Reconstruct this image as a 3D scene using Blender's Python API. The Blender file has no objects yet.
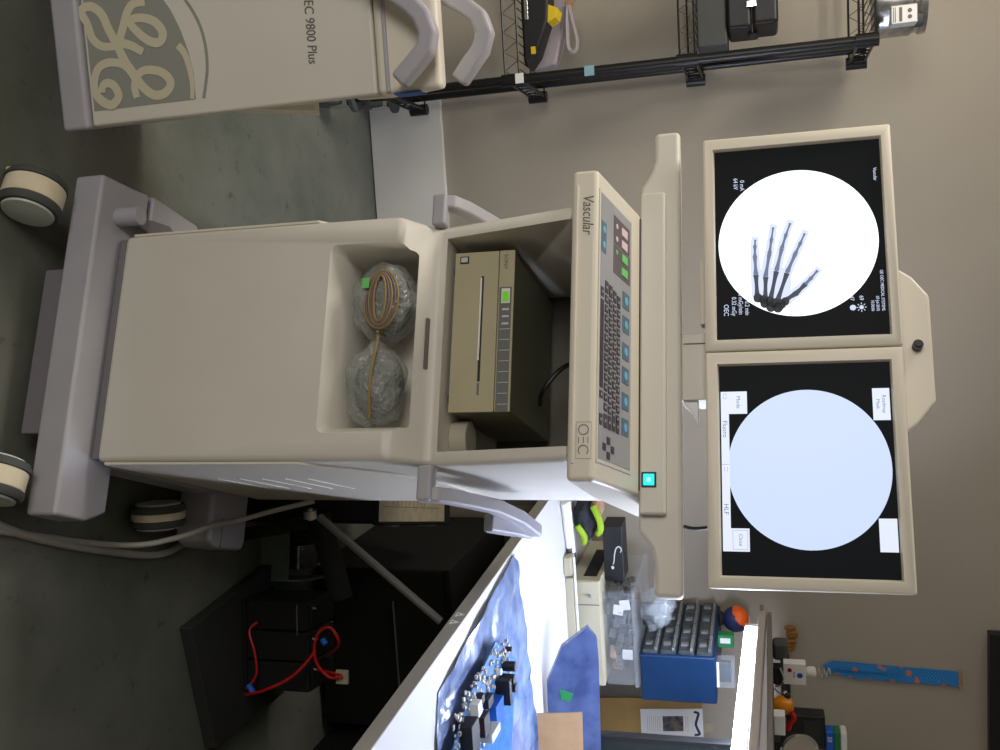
import bpy, bmesh, math, random
from mathutils import Vector, Matrix, Euler
random.seed(7)
C = bpy.context.scene.collection
PI = math.pi

# ------------------------------------------------------------------ materials
def lin(c):
    return tuple(((v/255.0)/12.92 if v/255.0 <= .04045 else ((v/255.0+.055)/1.055)**2.4) for v in c)

def mat(name, rgb, rough=.5, metal=0.0, emit=None, es=1.0, noise=None, bump=0.0, bscale=200, alpha=1.0, trans=0.0, spec=.5, ior=1.45):
    m = bpy.data.materials.new(name); m.use_nodes = True
    nt = m.node_tree; b = nt.nodes['Principled BSDF']
    b.inputs['Base Color'].default_value = (*lin(rgb), 1)
    b.inputs['Roughness'].default_value = rough
    b.inputs['Metallic'].default_value = metal
    b.inputs['Specular IOR Level'].default_value = spec
    b.inputs['IOR'].default_value = ior
    b.inputs['Alpha'].default_value = alpha
    b.inputs['Transmission Weight'].default_value = trans
    if emit is not None:
        b.inputs['Emission Color'].default_value = (*lin(emit), 1)
        b.inputs['Emission Strength'].default_value = es
    tc = nt.nodes.new('ShaderNodeTexCoord')
    if noise:
        rgb2, sc, det = noise
        n = nt.nodes.new('ShaderNodeTexNoise'); n.inputs['Scale'].default_value = sc; n.inputs['Detail'].default_value = det
        r = nt.nodes.new('ShaderNodeValToRGB')
        r.color_ramp.elements[0].position = .35; r.color_ramp.elements[1].position = .7
        r.color_ramp.elements[0].color = (*lin(rgb), 1); r.color_ramp.elements[1].color = (*lin(rgb2), 1)
        nt.links.new(tc.outputs['Object'], n.inputs['Vector'])
        nt.links.new(n.outputs['Fac'], r.inputs['Fac'])
        nt.links.new(r.outputs['Color'], b.inputs['Base Color'])
    if bump:
        n = nt.nodes.new('ShaderNodeTexNoise'); n.inputs['Scale'].default_value = bscale; n.inputs['Detail'].default_value = 3
        bp = nt.nodes.new('ShaderNodeBump'); bp.inputs['Strength'].default_value = bump; bp.inputs['Distance'].default_value = .002
        nt.links.new(tc.outputs['Object'], n.inputs['Vector'])
        nt.links.new(n.outputs['Fac'], bp.inputs['Height'])
        nt.links.new(bp.outputs['Normal'], b.inputs['Normal'])
    return m

M = {}
M['cream'] = mat('cream_plastic', (210,205,194), .45, noise=((214,209,198), 6, 2), bump=.05, bscale=600)
M['cream_lid'] = mat('cream_plastic_light', (220,212,196), .4, bump=.04, bscale=600)
M['lav'] = mat('lavender_grey_plastic', (172,170,176), .45, noise=((165,163,169), 8, 3), bump=.05, bscale=500)
M['lav_dark'] = mat('dark_lavender_plastic', (120,116,120), .5)
M['dark_gap'] = mat('dark_gap', (40,38,36), .7)
M['steel'] = mat('brushed_steel', (190,190,188), .3, 1.0, noise=((150,150,150), 40, 4))
M['chrome'] = mat('chrome', (220,220,220), .15, 1.0)
M['black_wire'] = mat('black_coated_wire', (22,22,22), .35)
M['black'] = mat('black_plastic', (20,20,21), .45, noise=((28,28,29), 30, 3))
M['black_deep'] = mat('matte_black', (12,12,12), .8)
M['rubber'] = mat('dark_grey_rubber', (72,74,72), .7)
M['band'] = mat('cream_wheel_band', (226,214,186), .35, noise=((214,200,170), 20, 2))
M['disc'] = mat('pale_grey_plastic', (196,200,194), .4)
M['olive'] = mat('olive_beige_metal', (178,170,138), .5, noise=((172,164,132), 12, 2))
M['olive_dark'] = mat('olive_grey_metal', (112,112,92), .55)
M['btngrey'] = mat('button_grey', (104,104,104), .5)
M['greenlcd'] = mat('lit_green_display', (90,150,40), .3, emit=(110,190,40), es=.5)
M['niche'] = mat('recess_grey', (176,170,152), .6)
M['interior'] = mat('shaded_compartment_grey', (104,102,90), .7, noise=((92,90,80), 9, 3))
M['panelgrey'] = mat('keypad_grey', (160,160,164), .4, noise=((152,152,157), 15, 2))
M['keydark'] = mat('key_dark_violet', (58,52,62), .4)
M['groupdark'] = mat('key_group_dark', (96,86,88), .45)
M['steelblue'] = mat('key_pad_blue_grey', (84,110,126), .45)
M['blueglyph'] = mat('key_symbol_blue', (110,180,214), .4)
M['pinkkey'] = mat('key_pale_pink', (226,200,206), .4)
M['greenkey'] = mat('key_green', (110,200,110), .4)
M['ink'] = mat('grey_ink', (112,104,98), .6)
M['cyan'] = mat('lit_cyan_button', (20,200,200), .3, emit=(10,225,225), es=1.0)
M['cyanhot'] = mat('lit_cyan_centre', (120,240,235), .3, emit=(150,255,250), es=1.2)
M['scr_black'] = mat('lcd_black', (6,8,10), .55, emit=(9,13,18), es=.5, spec=.15)
M['scr_white'] = mat('lcd_white_field', (10,10,10), .4, emit=(240,247,255), es=1.6)
M['scr_blue'] = mat('lcd_pale_blue_field', (10,10,10), .4, emit=(206,222,255), es=1.0)
M['scr_ui'] = mat('lcd_button_white', (10,10,10), .4, emit=(228,236,255), es=1.0)
M['scr_text'] = mat('lcd_text_white', (10,10,10), .4, emit=(215,228,255), es=.9)
M['scr_grey'] = mat('lcd_text_grey', (10,10,10), .4, emit=(110,120,150), es=.9)
M['xr1'] = mat('xray_soft_tissue', (10,10,10), .5, emit=(222,232,252), es=1.0)
M['xr2'] = mat('xray_bone_grey', (10,10,10), .5, emit=(112,124,156), es=.9)
M['xr3'] = mat('xray_bone_dark', (10,10,10), .5, emit=(60,70,90), es=.8)
M['xr4'] = mat('xray_carpal_dark', (6,6,6), .5, emit=(30,36,40), es=.8)
M['wall'] = mat('painted_wall', (170,161,145), .92, noise=((165,156,141), 1.6, 3), spec=.2, bump=.15, bscale=120)
M['base'] = mat('grey_base_panel', (232,228,218), .8, noise=((226,222,213), 3, 2))
M['ceil'] = mat('ceiling_white', (200,198,190), .9)
M['worktop'] = mat('white_laminate', (214,214,212), .45)
M['edge'] = mat('grey_edge_band', (150,146,138), .5)
M['benchsteel'] = mat('grey_painted_steel', (112,112,106), .5)
M['esd'] = mat('blue_antistatic_film', (84,104,146), .22, noise=((136,154,190), 14, 6), bump=1.0, bscale=22, spec=1)
M['esd_dark'] = mat('deep_blue_antistatic_film', (50,66,108), .25, noise=((78,96,138), 14, 6), bump=.5, bscale=30, spec=.8)
M['card'] = mat('brown_cardboard', (160,130,96), .85, noise=((150,120,88), 25, 4))
M['kraft'] = mat('kraft_paper', (176,142,88), .85, noise=((166,134,80), 14, 4))
M['paper'] = mat('white_paper', (232,230,226), .8)
M['paper_tan'] = mat('aged_paper', (176,166,140), .85, noise=((160,150,126), 30, 3))
M['navy'] = mat('navy_print', (34,42,82), .6)
M['photo'] = mat('grey_brown_print', (120,108,92), .6, noise=((40,44,70), 60, 2))
M['pcb'] = mat('blue_circuit_board', (30,84,140), .4, noise=((60,120,170), 80, 4))
M['pcb_part'] = mat('circuit_speckle', (226,220,206), .5, noise=((60,60,70), 160, 2))
M['ic'] = mat('black_component', (26,26,30), .45)
M['copper'] = mat('copper_winding', (176,84,50), .35, .6)
M['bluecap'] = mat('bright_blue_component', (20,86,180), .35)
M['beige'] = mat('beige_instrument', (176,170,146), .55)
M['clear'] = mat('clear_plastic', (196,202,206), .2, alpha=.2, spec=.8)
M['clear2'] = mat('cloudy_film', (200,208,212), .28, alpha=.26, bump=.6, bscale=40, spec=.8)
M['bluecase'] = mat('blue_plastic', (14,44,78), .45, noise=((17,50,86), 10, 2))
M['smoke'] = mat('smoky_clear_drawer', (70,76,78), .3, noise=((50,56,60), 30, 4))
M['drawerlip'] = mat('grey_drawer_lip', (112,114,114), .4)
M['greenlime'] = mat('lime_fabric', (150,186,40), .7)
M['glove'] = mat('dark_glove_fabric', (36,38,44), .85, noise=((52,54,60), 60, 3))
M['tan'] = mat('tan_leather', (176,140,108), .8, noise=((150,116,88), 60, 3))
M['tube'] = mat('lit_fluorescent_tube', (240,240,255), .3, emit=(214,226,255), es=115)
M['whitepl'] = mat('white_plastic', (224,224,222), .4)
M['lamp_body'] = mat('warm_grey_lamp_body', (168,158,148), .45)
M['orange'] = mat('orange_plastic', (226,92,20), .4)
M['amber'] = mat('amber_plastic', (226,140,20), .35)
M['amber_dim'] = mat('smoky_amber_plastic', (150,104,36), .35, alpha=.85)
M['red'] = mat('red_insulation', (190,26,22), .4)
M['blue'] = mat('bright_blue_plastic', (24,92,200), .4)
M['green'] = mat('green_print', (30,120,66), .5)
M['lany'] = None
M['yellow'] = mat('yellow_tape', (224,190,20), .5)
M['lilac'] = mat('pale_lilac_plastic', (166,156,158), .35, alpha=.85)
M['bluetape'] = mat('blue_tape', (40,92,170), .6)
M['bluelabel'] = mat('pale_blue_label', (130,170,180), .6)
M['cable'] = mat('pale_grey_cable', (178,176,166), .5)
M['mat_dark'] = mat('charcoal_slab', (44,45,44), .85)
M['metalgreen'] = mat('green_grey_metal', (116,128,116), .5, noise=((100,112,102), 12, 3))
M['logo'] = mat('logo_grey', (146,147,138), .5)
M['logo_light'] = mat('logo_cream', (204,196,170), .5)
M['screen_off'] = mat('dark_monitor_glass', (30,38,38), .25)
M['glass'] = mat('clear_glass', (220,224,220), .08, alpha=.35, spec=.9)
M['shelfboard'] = mat('grey_shelf_board', (116,112,106), .6)

def floor_mat():
    m = mat('worn_concrete', (140,142,132), .55)
    nt = m.node_tree; b = nt.nodes['Principled BSDF']; tc = nt.nodes.new('ShaderNodeTexCoord')
    n1 = nt.nodes.new('ShaderNodeTexNoise'); n1.inputs['Scale'].default_value = 1.7; n1.inputs['Detail'].default_value = 6; n1.inputs['Roughness'].default_value = .65
    r1 = nt.nodes.new('ShaderNodeValToRGB')
    r1.color_ramp.elements[0].position = .3; r1.color_ramp.elements[0].color = (*lin((78,86,73)), 1)
    r1.color_ramp.elements[1].position = .62; r1.color_ramp.elements[1].color = (*lin((118,119,110)), 1)
    n2 = nt.nodes.new('ShaderNodeTexNoise'); n2.inputs['Scale'].default_value = 22; n2.inputs['Detail'].default_value = 4
    r2 = nt.nodes.new('ShaderNodeValToRGB')
    r2.color_ramp.elements[0].position = .27; r2.color_ramp.elements[0].color = (.25,.25,.25,1)
    r2.color_ramp.elements[1].position = .37; r2.color_ramp.elements[1].color = (1,1,1,1)
    mx = nt.nodes.new('ShaderNodeMix'); mx.data_type = 'RGBA'; mx.blend_type = 'MULTIPLY'; mx.inputs[0].default_value = .6
    for n in (n1, n2): nt.links.new(tc.outputs['Object'], n.inputs['Vector'])
    nt.links.new(n1.outputs['Fac'], r1.inputs['Fac']); nt.links.new(n2.outputs['Fac'], r2.inputs['Fac'])
    nt.links.new(r1.outputs['Color'], mx.inputs[6]); nt.links.new(r2.outputs['Color'], mx.inputs[7])
    nt.links.new(mx.outputs[2], b.inputs['Base Color'])
    return m
M['floor'] = floor_mat()

def lanyard_mat():
    m = mat('blue_checked_ribbon', (30,120,190), .6)
    nt = m.node_tree; b = nt.nodes['Principled BSDF']; tc = nt.nodes.new('ShaderNodeTexCoord')
    ch = nt.nodes.new('ShaderNodeTexChecker'); ch.inputs['Scale'].default_value = 190
    ch.inputs['Color1'].default_value = (*lin((20,96,176)), 1); ch.inputs['Color2'].default_value = (*lin((50,150,214)), 1)
    v = nt.nodes.new('ShaderNodeTexVoronoi'); v.inputs['Scale'].default_value = 26
    r = nt.nodes.new('ShaderNodeValToRGB'); r.color_ramp.elements[0].position = .25; r.color_ramp.elements[1].position = .30
    r.color_ramp.elements[0].color = (1,1,1,1); r.color_ramp.elements[1].color = (0,0,0,1)
    mx = nt.nodes.new('ShaderNodeMix'); mx.data_type = 'RGBA'
    mx.inputs[7].default_value = (*lin((206,110,70)), 1)
    nt.links.new(tc.outputs['Object'], ch.inputs['Vector']); nt.links.new(tc.outputs['Object'], v.inputs['Vector'])
    nt.links.new(v.outputs['Distance'], r.inputs['Fac']); nt.links.new(r.outputs['Color'], mx.inputs[0])
    nt.links.new(ch.outputs['Color'], mx.inputs[6]); nt.links.new(mx.outputs[2], b.inputs['Base Color'])
    return m
M['lany'] = lanyard_mat()

def bubble_mat():
    m = mat('bubble_wrap', (196,200,194), .22, alpha=.40, spec=.9)
    nt = m.node_tree; b = nt.nodes['Principled BSDF']; tc = nt.nodes.new('ShaderNodeTexCoord')
    v = nt.nodes.new('ShaderNodeTexVoronoi'); v.inputs['Scale'].default_value = 110
    bp = nt.nodes.new('ShaderNodeBump'); bp.inputs['Strength'].default_value = 1; bp.inputs['Distance'].default_value = .004
    nt.links.new(tc.outputs['Object'], v.inputs['Vector']); nt.links.new(v.outputs['Distance'], bp.inputs['Height'])
    nt.links.new(bp.outputs['Normal'], b.inputs['Normal'])
    return m
M['bubble'] = bubble_mat()

# ------------------------------------------------------------------ mesh builder
class B:
    def __init__(s): s.bm = bmesh.new()
    def add(s, vs, fs, mtx=None):
        bv = [s.bm.verts.new(mtx @ Vector(v) if mtx else Vector(v)) for v in vs]
        for f in fs:
            try: s.bm.faces.new([bv[i] for i in f])
            except ValueError: pass
        return s
    def box(s, x0,x1,y0,y1,z0,z1, mtx=None):
        vs = [(x0,y0,z0),(x1,y0,z0),(x1,y1,z0),(x0,y1,z0),(x0,y0,z1),(x1,y0,z1),(x1,y1,z1),(x0,y1,z1)]
        return s.add(vs, [(0,3,2,1),(4,5,6,7),(0,1,5,4),(1,2,6,5),(2,3,7,6),(3,0,4,7)], mtx)
    def prism(s, pts, axis, a, b, mtx=None):
        # pts: 2-D outline (counter-clockwise); axis 'x' -> (y,z), 'y' -> (x,z), 'z' -> (x,y)
        def p3(p, t):
            return {'x': (t, p[0], p[1]), 'y': (p[0], t, p[1]), 'z': (p[0], p[1], t)}[axis]
        n = len(pts)
        vs = [p3(p, a) for p in pts] + [p3(p, b) for p in pts]
        fs = [tuple(range(n))[::-1], tuple(range(n, 2*n))] + [(i, (i+1) % n, n+(i+1) % n, n+i) for i in range(n)]
        return s.add(vs, fs, mtx)
    def ring_loft(s, rings, cap=True, closed=False, mtx=None):
        n = len(rings[0]); vs = [p for r in rings for p in r]; fs = []
        for k in range(len(rings)-1 + (1 if closed else 0)):
            k2 = (k+1) % len(rings)
            for i in range(n):
                j = (i+1) % n
                fs.append((k*n+i, k*n+j, k2*n+j, k2*n+i))
        if cap and not closed:
            fs.append(tuple(range(n))[::-1]); fs.append(tuple(range((len(rings)-1)*n, len(rings)*n)))
        return s.add(vs, fs, mtx)
    def lathe(s, prof, n=32, mtx=None):
        rings = [[(r*math.cos(2*PI*i/n), r*math.sin(2*PI*i/n), h) for i in range(n)] for r, h in prof]
        return s.ring_loft(rings, True, False, mtx)
    def cyl(s, p0, p1, r, n=20, r1=None):
        p0, p1 = Vector(p0), Vector(p1); d = p1-p0; q = d.to_track_quat('Z', 'Y').to_matrix().to_4x4()
        return s.lathe([(r, 0), (r if r1 is None else r1, d.length)], n, Matrix.Translation(p0) @ q)
    def tube(s, pts, r, n=8, smooth=True, sub=6):
        P = [Vector(p) for p in pts]
        if smooth and len(P) > 2:
            Q = []
            for i in range(len(P)-1):
                a = P[max(i-1,0)]; b = P[i]; c = P[i+1]; d = P[min(i+2,len(P)-1)]
                for k in range(sub):
                    t = k/sub
                    Q.append(.5*((2*b)+(c-a)*t+(2*a-5*b+4*c-d)*t*t+(3*b-a-3*c+d)*t**3))
            Q.append(P[-1]); P = Q
        rings = []; ref = None
        for i, p in enumerate(P):
            t = (P[min(i+1,len(P)-1)]-P[max(i-1,0)]).normalized()
            if ref is None: ref = t.orthogonal().normalized()
            ref = (ref - t*ref.dot(t)).normalized(); bi = t.cross(ref)
            rr = r if not callable(r) else r(i/(len(P)-1))
            rings.append([tuple(p + (ref*math.cos(2*PI*k/n)+bi*math.sin(2*PI*k/n))*rr) for k in range(n)])
        return s.ring_loft(rings)
    def ribbon(s, pts, w, y, t=.0006, sub=8, rise=0.0):
        # flat stroke in an x-z plane at depth y (thickness t towards -y)
        P = [Vector((p[0], p[1])) for p in pts]; Q = []
        for i in range(len(P)-1):
            a = P[max(i-1,0)]; b = P[i]; c = P[i+1]; d = P[min(i+2,len(P)-1)]
            for k in range(sub):
                u = k/sub
                Q.append(.5*((2*b)+(c-a)*u+(2*a-5*b+4*c-d)*u*u+(3*b-a-3*c+d)*u**3))
        Q.append(P[-1]); rings = []
        for i, p in enumerate(Q):
            d = (Q[min(i+1,len(Q)-1)]-Q[max(i-1,0)]).normalized(); nn = Vector((-d.y, d.x))
            ww = (w(i/(len(Q)-1)) if callable(w) else w)/2
            l = p+nn*ww; r = p-nn*ww
            yy = y-rise*i/(len(Q)-1)
            rings.append([(l.x,yy,l.y),(r.x,yy,r.y),(r.x,yy-t,r.y),(l.x,yy-t,l.y)])
        return s.ring_loft(rings)
    def disc(s, cx, cz, rx, rz, y, t=.0006, n=64):
        return s.prism([(cx+rx*math.cos(2*PI*i/n), cz+rz*math.sin(2*PI*i/n)) for i in range(n)], 'y', y-t, y)
    def sphere(s, c, rad, seg=20, rings=12, mtx=None):
        rx, ry, rz = rad if hasattr(rad, '__len__') else (rad,)*3
        R = []
        for k in range(1, rings):
            th = PI*k/rings
            R.append([(c[0]+rx*math.sin(th)*math.cos(2*PI*i/seg), c[1]+ry*math.sin(th)*math.sin(2*PI*i/seg), c[2]-rz*math.cos(th)) for i in range(seg)])
        return s.ring_loft(R, True, False, mtx)
    def build(s, name, m, parent=None, bevel=0.0, seg=3, smooth=True, loc=None, rot=None, ang=35):
        bmesh.ops.recalc_face_normals(s.bm, faces=s.bm.faces)
        me = bpy.data.meshes.new(name); s.bm.to_mesh(me); s.bm.free()
        if m is not None: me.materials.append(m)
        if smooth:
            me.polygons.foreach_set('use_smooth', [True]*len(me.polygons)); me.set_sharp_from_angle(angle=math.radians(ang))
        o = bpy.data.objects.new(name, me); C.objects.link(o)
        if parent: o.parent = parent
        if loc: o.location = loc
        if rot: o.rotation_euler = rot
        if bevel:
            b = o.modifiers.new('bevel', 'BEVEL'); b.width = bevel; b.segments = seg; b.limit_method = 'ANGLE'; b.angle_limit = math.radians(30); b.harden_normals = True
        return o

def bake(o):
    dg = bpy.context.evaluated_depsgraph_get(); dg.update()
    me = bpy.data.meshes.new_from_object(o.evaluated_get(dg)); o.modifiers.clear(); o.data = me
def cut(o, cutters):
    for c in cutters:
        md = o.modifiers.new('cut', 'BOOLEAN'); md.operation = 'DIFFERENCE'; md.solver = 'EXACT'; md.object = c
    bake(o)
    for c in cutters: bpy.data.objects.remove(c, do_unlink=True)
    o.data.polygons.foreach_set('use_smooth', [True]*len(o.data.polygons)); o.data.set_sharp_from_angle(angle=math.radians(30))

def bev(o, w, seg=3, ang=30):
    b = o.modifiers.new('bevel', 'BEVEL'); b.width = w; b.segments = seg; b.limit_method = 'ANGLE'; b.angle_limit = math.radians(ang); b.harden_normals = True
    return o

def text(name, s, m, parent, org, xd, yd, size, align='LEFT', shear=0, sx=1.0, bold=0.0, thick=.0004):
    cu = bpy.data.curves.new(name, 'FONT'); cu.body = s; cu.size = size; cu.align_x = align; cu.shear = shear
    cu.extrude = thick; cu.offset = bold; cu.resolution_u = 3
    t = bpy.data.objects.new(name+'_tmp', cu); C.objects.link(t)
    dg = bpy.context.evaluated_depsgraph_get(); dg.update()
    me = bpy.data.meshes.new_from_object(t.evaluated_get(dg)); bpy.data.objects.remove(t, do_unlink=True)
    xd = Vector(xd).normalized(); yd = Vector(yd).normalized(); zd = xd.cross(yd)
    mt = Matrix((( xd.x*sx, yd.x, zd.x, org[0]), (xd.y*sx, yd.y, zd.y, org[1]), (xd.z*sx, yd.z, zd.z, org[2]), (0,0,0,1)))
    me.transform(mt); me.materials.clear(); me.materials.append(m)
    o = bpy.data.objects.new(name, me); C.objects.link(o)
    if parent: o.parent = parent
    return o

def join(name, objs):
    """merge several same-parent meshes (lettering pieces) into one mesh"""
    bm = bmesh.new()
    for o in objs: bm.from_mesh(o.data)
    me = bpy.data.meshes.new(name); bm.to_mesh(me); bm.free(); me.materials.append(objs[0].data.materials[0])
    p = objs[0].parent
    for o in objs: bpy.data.objects.remove(o, do_unlink=True)
    n = bpy.data.objects.new(name, me); C.objects.link(n); n.parent = p
    return n

def tag(o, label, cat, group=None, kind=None):
    o['label'] = label; o['category'] = cat
    if group: o['group'] = group
    if kind: o['kind'] = kind
    return o
def thing(name, label, cat, loc=(0,0,0), rz=0, group=None):
    o = bpy.data.objects.new(name, None); C.objects.link(o); o.location = loc; o.rotation_euler = (0,0,rz); o.empty_display_size = .05
    return tag(o, label, cat, group)
def struct(o): o['kind'] = 'structure'; return o

# ------------------------------------------------------------------ the room
XL, XR, YF, YB, H = -2.2, 1.78, -3.2, 1.85, 2.75
struct(B().box(XL, XR, YF, YB, -.05, 0).build('floor', M['floor'], smooth=False))
struct(B().box(XL, XR, YF, YB, H, H+.05).build('ceiling', M['ceil'], smooth=False))
struct(B().box(XL-.1, XR+.1, YB, YB+.1, -.05, H+.05).build('wall_back', M['wall'], smooth=False))
struct(B().box(XL-.1, XR+.1, YF-.1, YF, -.05, H+.05).build('wall_front', M['wall'], smooth=False))
struct(B().box(XL-.1, XL, YF, YB, -.05, H+.05).build('wall_left', M['wall'], smooth=False))
struct(B().box(XR, XR+.1, YF, YB, -.05, H+.05).build('wall_right', M['wall'], smooth=False))
struct(B().box(XL, .55, YB-.022, YB, .004, .285).build('baseboard_back', M['base'], bevel=.002))

# ------------------------------------------------------------------ imaging workstation (local frame: x right, y away, z up)
WS = thing('imaging_workstation', 'cream two-monitor medical workstation on a lavender-grey wheeled base, centre of the room', 'workstation', (0,0,0), -.3591)

# body with two recesses
prof = [(0,.169),(.62,.169),(.62,1.10),(.012,1.10),(.072,.824),(0,.773)]
body = B().prism(prof, 'x', -.2325, .2325).build('cabinet_body', M['cream'], WS, bevel=.013)
c1 = B().box(-.206,.206,-.2,.46,.843,1.3).build('cut_a', None)
def rr(hx, z0, z1, r, y, n=5):
    pts = []
    for cx, cz, a0 in ((hx-r, z0+r, -90), (hx-r, z1-r, 0), (-hx+r, z1-r, 90), (-hx+r, z0+r, 180)):
        for k in range(n+1):
            a = math.radians(a0+90*k/n); pts.append((cx+r*math.cos(a), y, cz+r*math.sin(a)))
    return pts
c2 = B().ring_loft([rr(.190,.622,.828,.020,-.02), rr(.181,.633,.815,.014,.0), rr(.169,.651,.799,.008,.020), rr(.167,.651,.799,.008,.17)]).build('cut_b', None)
body.parent = None
cut(body, [c1, c2]); body.parent = WS
# slot above the recess, dark base skirt under the body
B().prism([(.052,.8135),(.062,.8135),(.062,.8185),(.059,.8185)],'x',-.045,.052).build('label_slot', M['ink'], WS)
B().box(-.227,.227,.006,.6,.155,.1695).build('base_skirt', M['lav_dark'], WS, bevel=.002)
# right and left side covers with a swooping top edge and slanted vents
sp = [(.006,.185),(.6,.185),(.6,.80),(.44,.80),(.334,.792),(.27,.785),(.225,.772),(.165,.745),(.113,.71),(.06,.655),(.006,.60)]
for s in (1,-1):
    x0, x1 = (.2320,.2375) if s > 0 else (-.2375,-.2320)
    sc = B().prism(sp, 'x', x0, x1).build('side_cover', M['cream_lid'], WS, bevel=.002)
    xv = x1 if s > 0 else x0
    vb = B()
    for k in range(5):
        z = .31+k*.052
        vb.prism([(.20,z),(.36,z+.03),(.36,z+.036),(.20,z+.006)], 'x', xv-.0005, xv+.0012)
    vb.build('vent_slats', M['cream_lid'], sc)
# compartment back, shade put into its dark colour, and duct
lin_ = B()
lin_.box(-.2055,.2055,.452,.4595,.8445,1.098)
lin_.build('compartment_back', M['interior'], WS)
B().cyl((.168,.16,.8435),(.168,.16,.878),.036,32).build('round_duct', M['niche'], WS, bevel=.003)
rib = B()
for k in range(5): rib.box(.196,.2055,.20+k*.022,.208+k*.022,.86,1.05)
rib.build('cable_comb', M['black'], WS)
B().tube([(.02,.45,1.06),(-.02,.34,1.07),(.0,.28,1.03),(.05,.27,.99),(.07,.31,.975)],.005).build('black_lead', M['black'], WS)

# console (keyboard head)
cons = B().prism([(-.04,1.106),(-.04,1.152),(.185,1.1985),(.60,1.1985),(.60,1.14),(.2,1.106)], 'x', -.273, .273).build('console', M['cream_lid'], WS, bevel=.009)
B().box(-.244,.244,-.0440,-.039,1.1145,1.1180).build('trim_ridge', M['cream_lid'], WS, bevel=.0008)
K = Matrix(((1,0,0,0),(0,.9797,-.2006,-.03),(0,.2006,.9797,1.1556),(0,0,0,1)))
kp = B()
kp.box(-.240,.240,-.004,.160,-.0028,.0004, K); kp.build('keypad_frame', M['cream'], WS, bevel=.001)
kp = B().box(-.2325,.2325,.001,.152,-.001,.0012, K).build('keypad', M['panelgrey'], WS)
def keys(name, m, rects, h=.0022, parent=None, bevelw=0):
    b = B()
    for x0,x1,s0,s1 in rects: b.box(x0,x1,s0,s1,.001,h,K)
    return b.build(name, m, parent or kp, bevel=bevelw)
keys('key_group', M['groupdark'], [(-.214,-.162,.060,.142),(-.160,-.106,.060,.144)], .0018)
keys('key_group', M['steelblue'], [(-.182,-.126,.002,.024)], .0018)
for x in (-.197,-.173):
    b = B(); b.prism([(x-.0075,.1),(x+.0075,.1),(x+.0085,.128),(x-.0085,.128)],'z',.001,.0032,K); b.build('pill_key', M['pinkkey'], kp, bevel=.002)
    b = B(); b.lathe([(.005,.001),(.005,.0026)],16, K @ Matrix.Translation((x,.075,0))); b.build('icon', M['pinkkey'], kp)
for x in (-.147,-.121):
    b = B(); b.prism([(x-.0075,.1),(x+.0075,.1),(x+.0085,.130),(x-.0085,.130)],'z',.001,.0032,K); b.build('pill_key', M['greenkey'], kp, bevel=.002)
b = B(); b.lathe([(.0045,.001),(.0045,.0026)],16, K @ Matrix.Translation((-.148,.075,0))); b.build('icon', M['greenkey'], kp)
for x in (-.168,-.140):
    b = B(); b.lathe([(.0062,.001),(.0062,.0026)],16, K @ Matrix.Translation((x,.013,0))); b.build('icon', M['blueglyph'], kp)
rows = []
rows += [(-.062,-.046,.002,.015),(-.040,.113,.002,.015),(.119,.131,.002,.015),(.158,.176,.002,.015)]
for r in range(1,5):
    s0 = .0195*r+.002; off = (-.078,-.076,-.072,-.068)[r-1]
    rows.append((off, off+.021, s0, s0+.0145))
    x = off+.0255
    while x < .147:
        rows.append((x, x+.0132, s0, s0+.0145)); x += .0172
    rows.append((.155,.178,s0,s0+.0145))
keys('letter_keys', M['keydark'], rows, .0024)
gl = B()
for x0,x1,s0,s1 in rows:
    if x1-x0 < .03: gl.box((x0+x1)/2-.0022,(x0+x1)/2+.0022,(s0+s1)/2-.003,(s0+s1)/2+.003,.0024,.0027,K)
gl.build('key_legends', M['panelgrey'], kp)
keys('arrow_keys', M['keydark'], [(a-.006,a+.006,c-.007,c+.007) for a,c in ((.198,.045),(.223,.045),(.2105,.064),(.2105,.026))], .0024)
for x in (-.071,-.026,.024,.068,.115,.161):
    f = keys('function_key', M['steelblue'], [(x-.015,x+.015,.108,.141)], .0022)
    b = B(); b.lathe([(.0078,.002),(.0078,.0030)],20, K @ Matrix.Translation((x,.125,0))); g_ = b.build('key_symbol', M['blueglyph'], f)
text('lettering', 'Vascular', M['ink'], WS, (-.226,-.0405,1.1265), (1,0,0), (0,0,1), .0275, shear=.25, sx=.78)
# OEC mark: ring, three bars, open ring in a thin frame
oe = B(); ym = -.0403
def arc(b, cx, cz, r, a0, a1, w, n=14):
    b.ribbon([(cx+r*math.cos(math.radians(a0+(a1-a0)*k/n)), cz+r*math.sin(math.radians(a0+(a1-a0)*k/n))) for k in range(n+1)], w, ym, .0005, 2)
arc(oe, .188, 1.134, .0082, 0, 360, .0015); arc(oe, .222, 1.134, .0082, 40, 320, .0015)
for zz, h in ((1.1262,.0012),(1.134,.0012),(1.1418,.0012)): oe.box(.200,.2105,ym-.0005,ym,zz-h/2,zz+h/2)
for x0,x1,z0,z1 in ((.175,.236,1.1215,1.1220),(.175,.236,1.1465,1.1470),(.175,.1755,1.1215,1.1470),(.2355,.236,1.1215,1.1470)): oe.box(x0,x1,ym-.0004,ym,z0,z1)
oe.build('emblem', M['ink'], WS)

B().box(-.262,.262,.1700,.1722,1.1935,1.1975).build('rear_seam', M['dark_gap'], WS)
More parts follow.
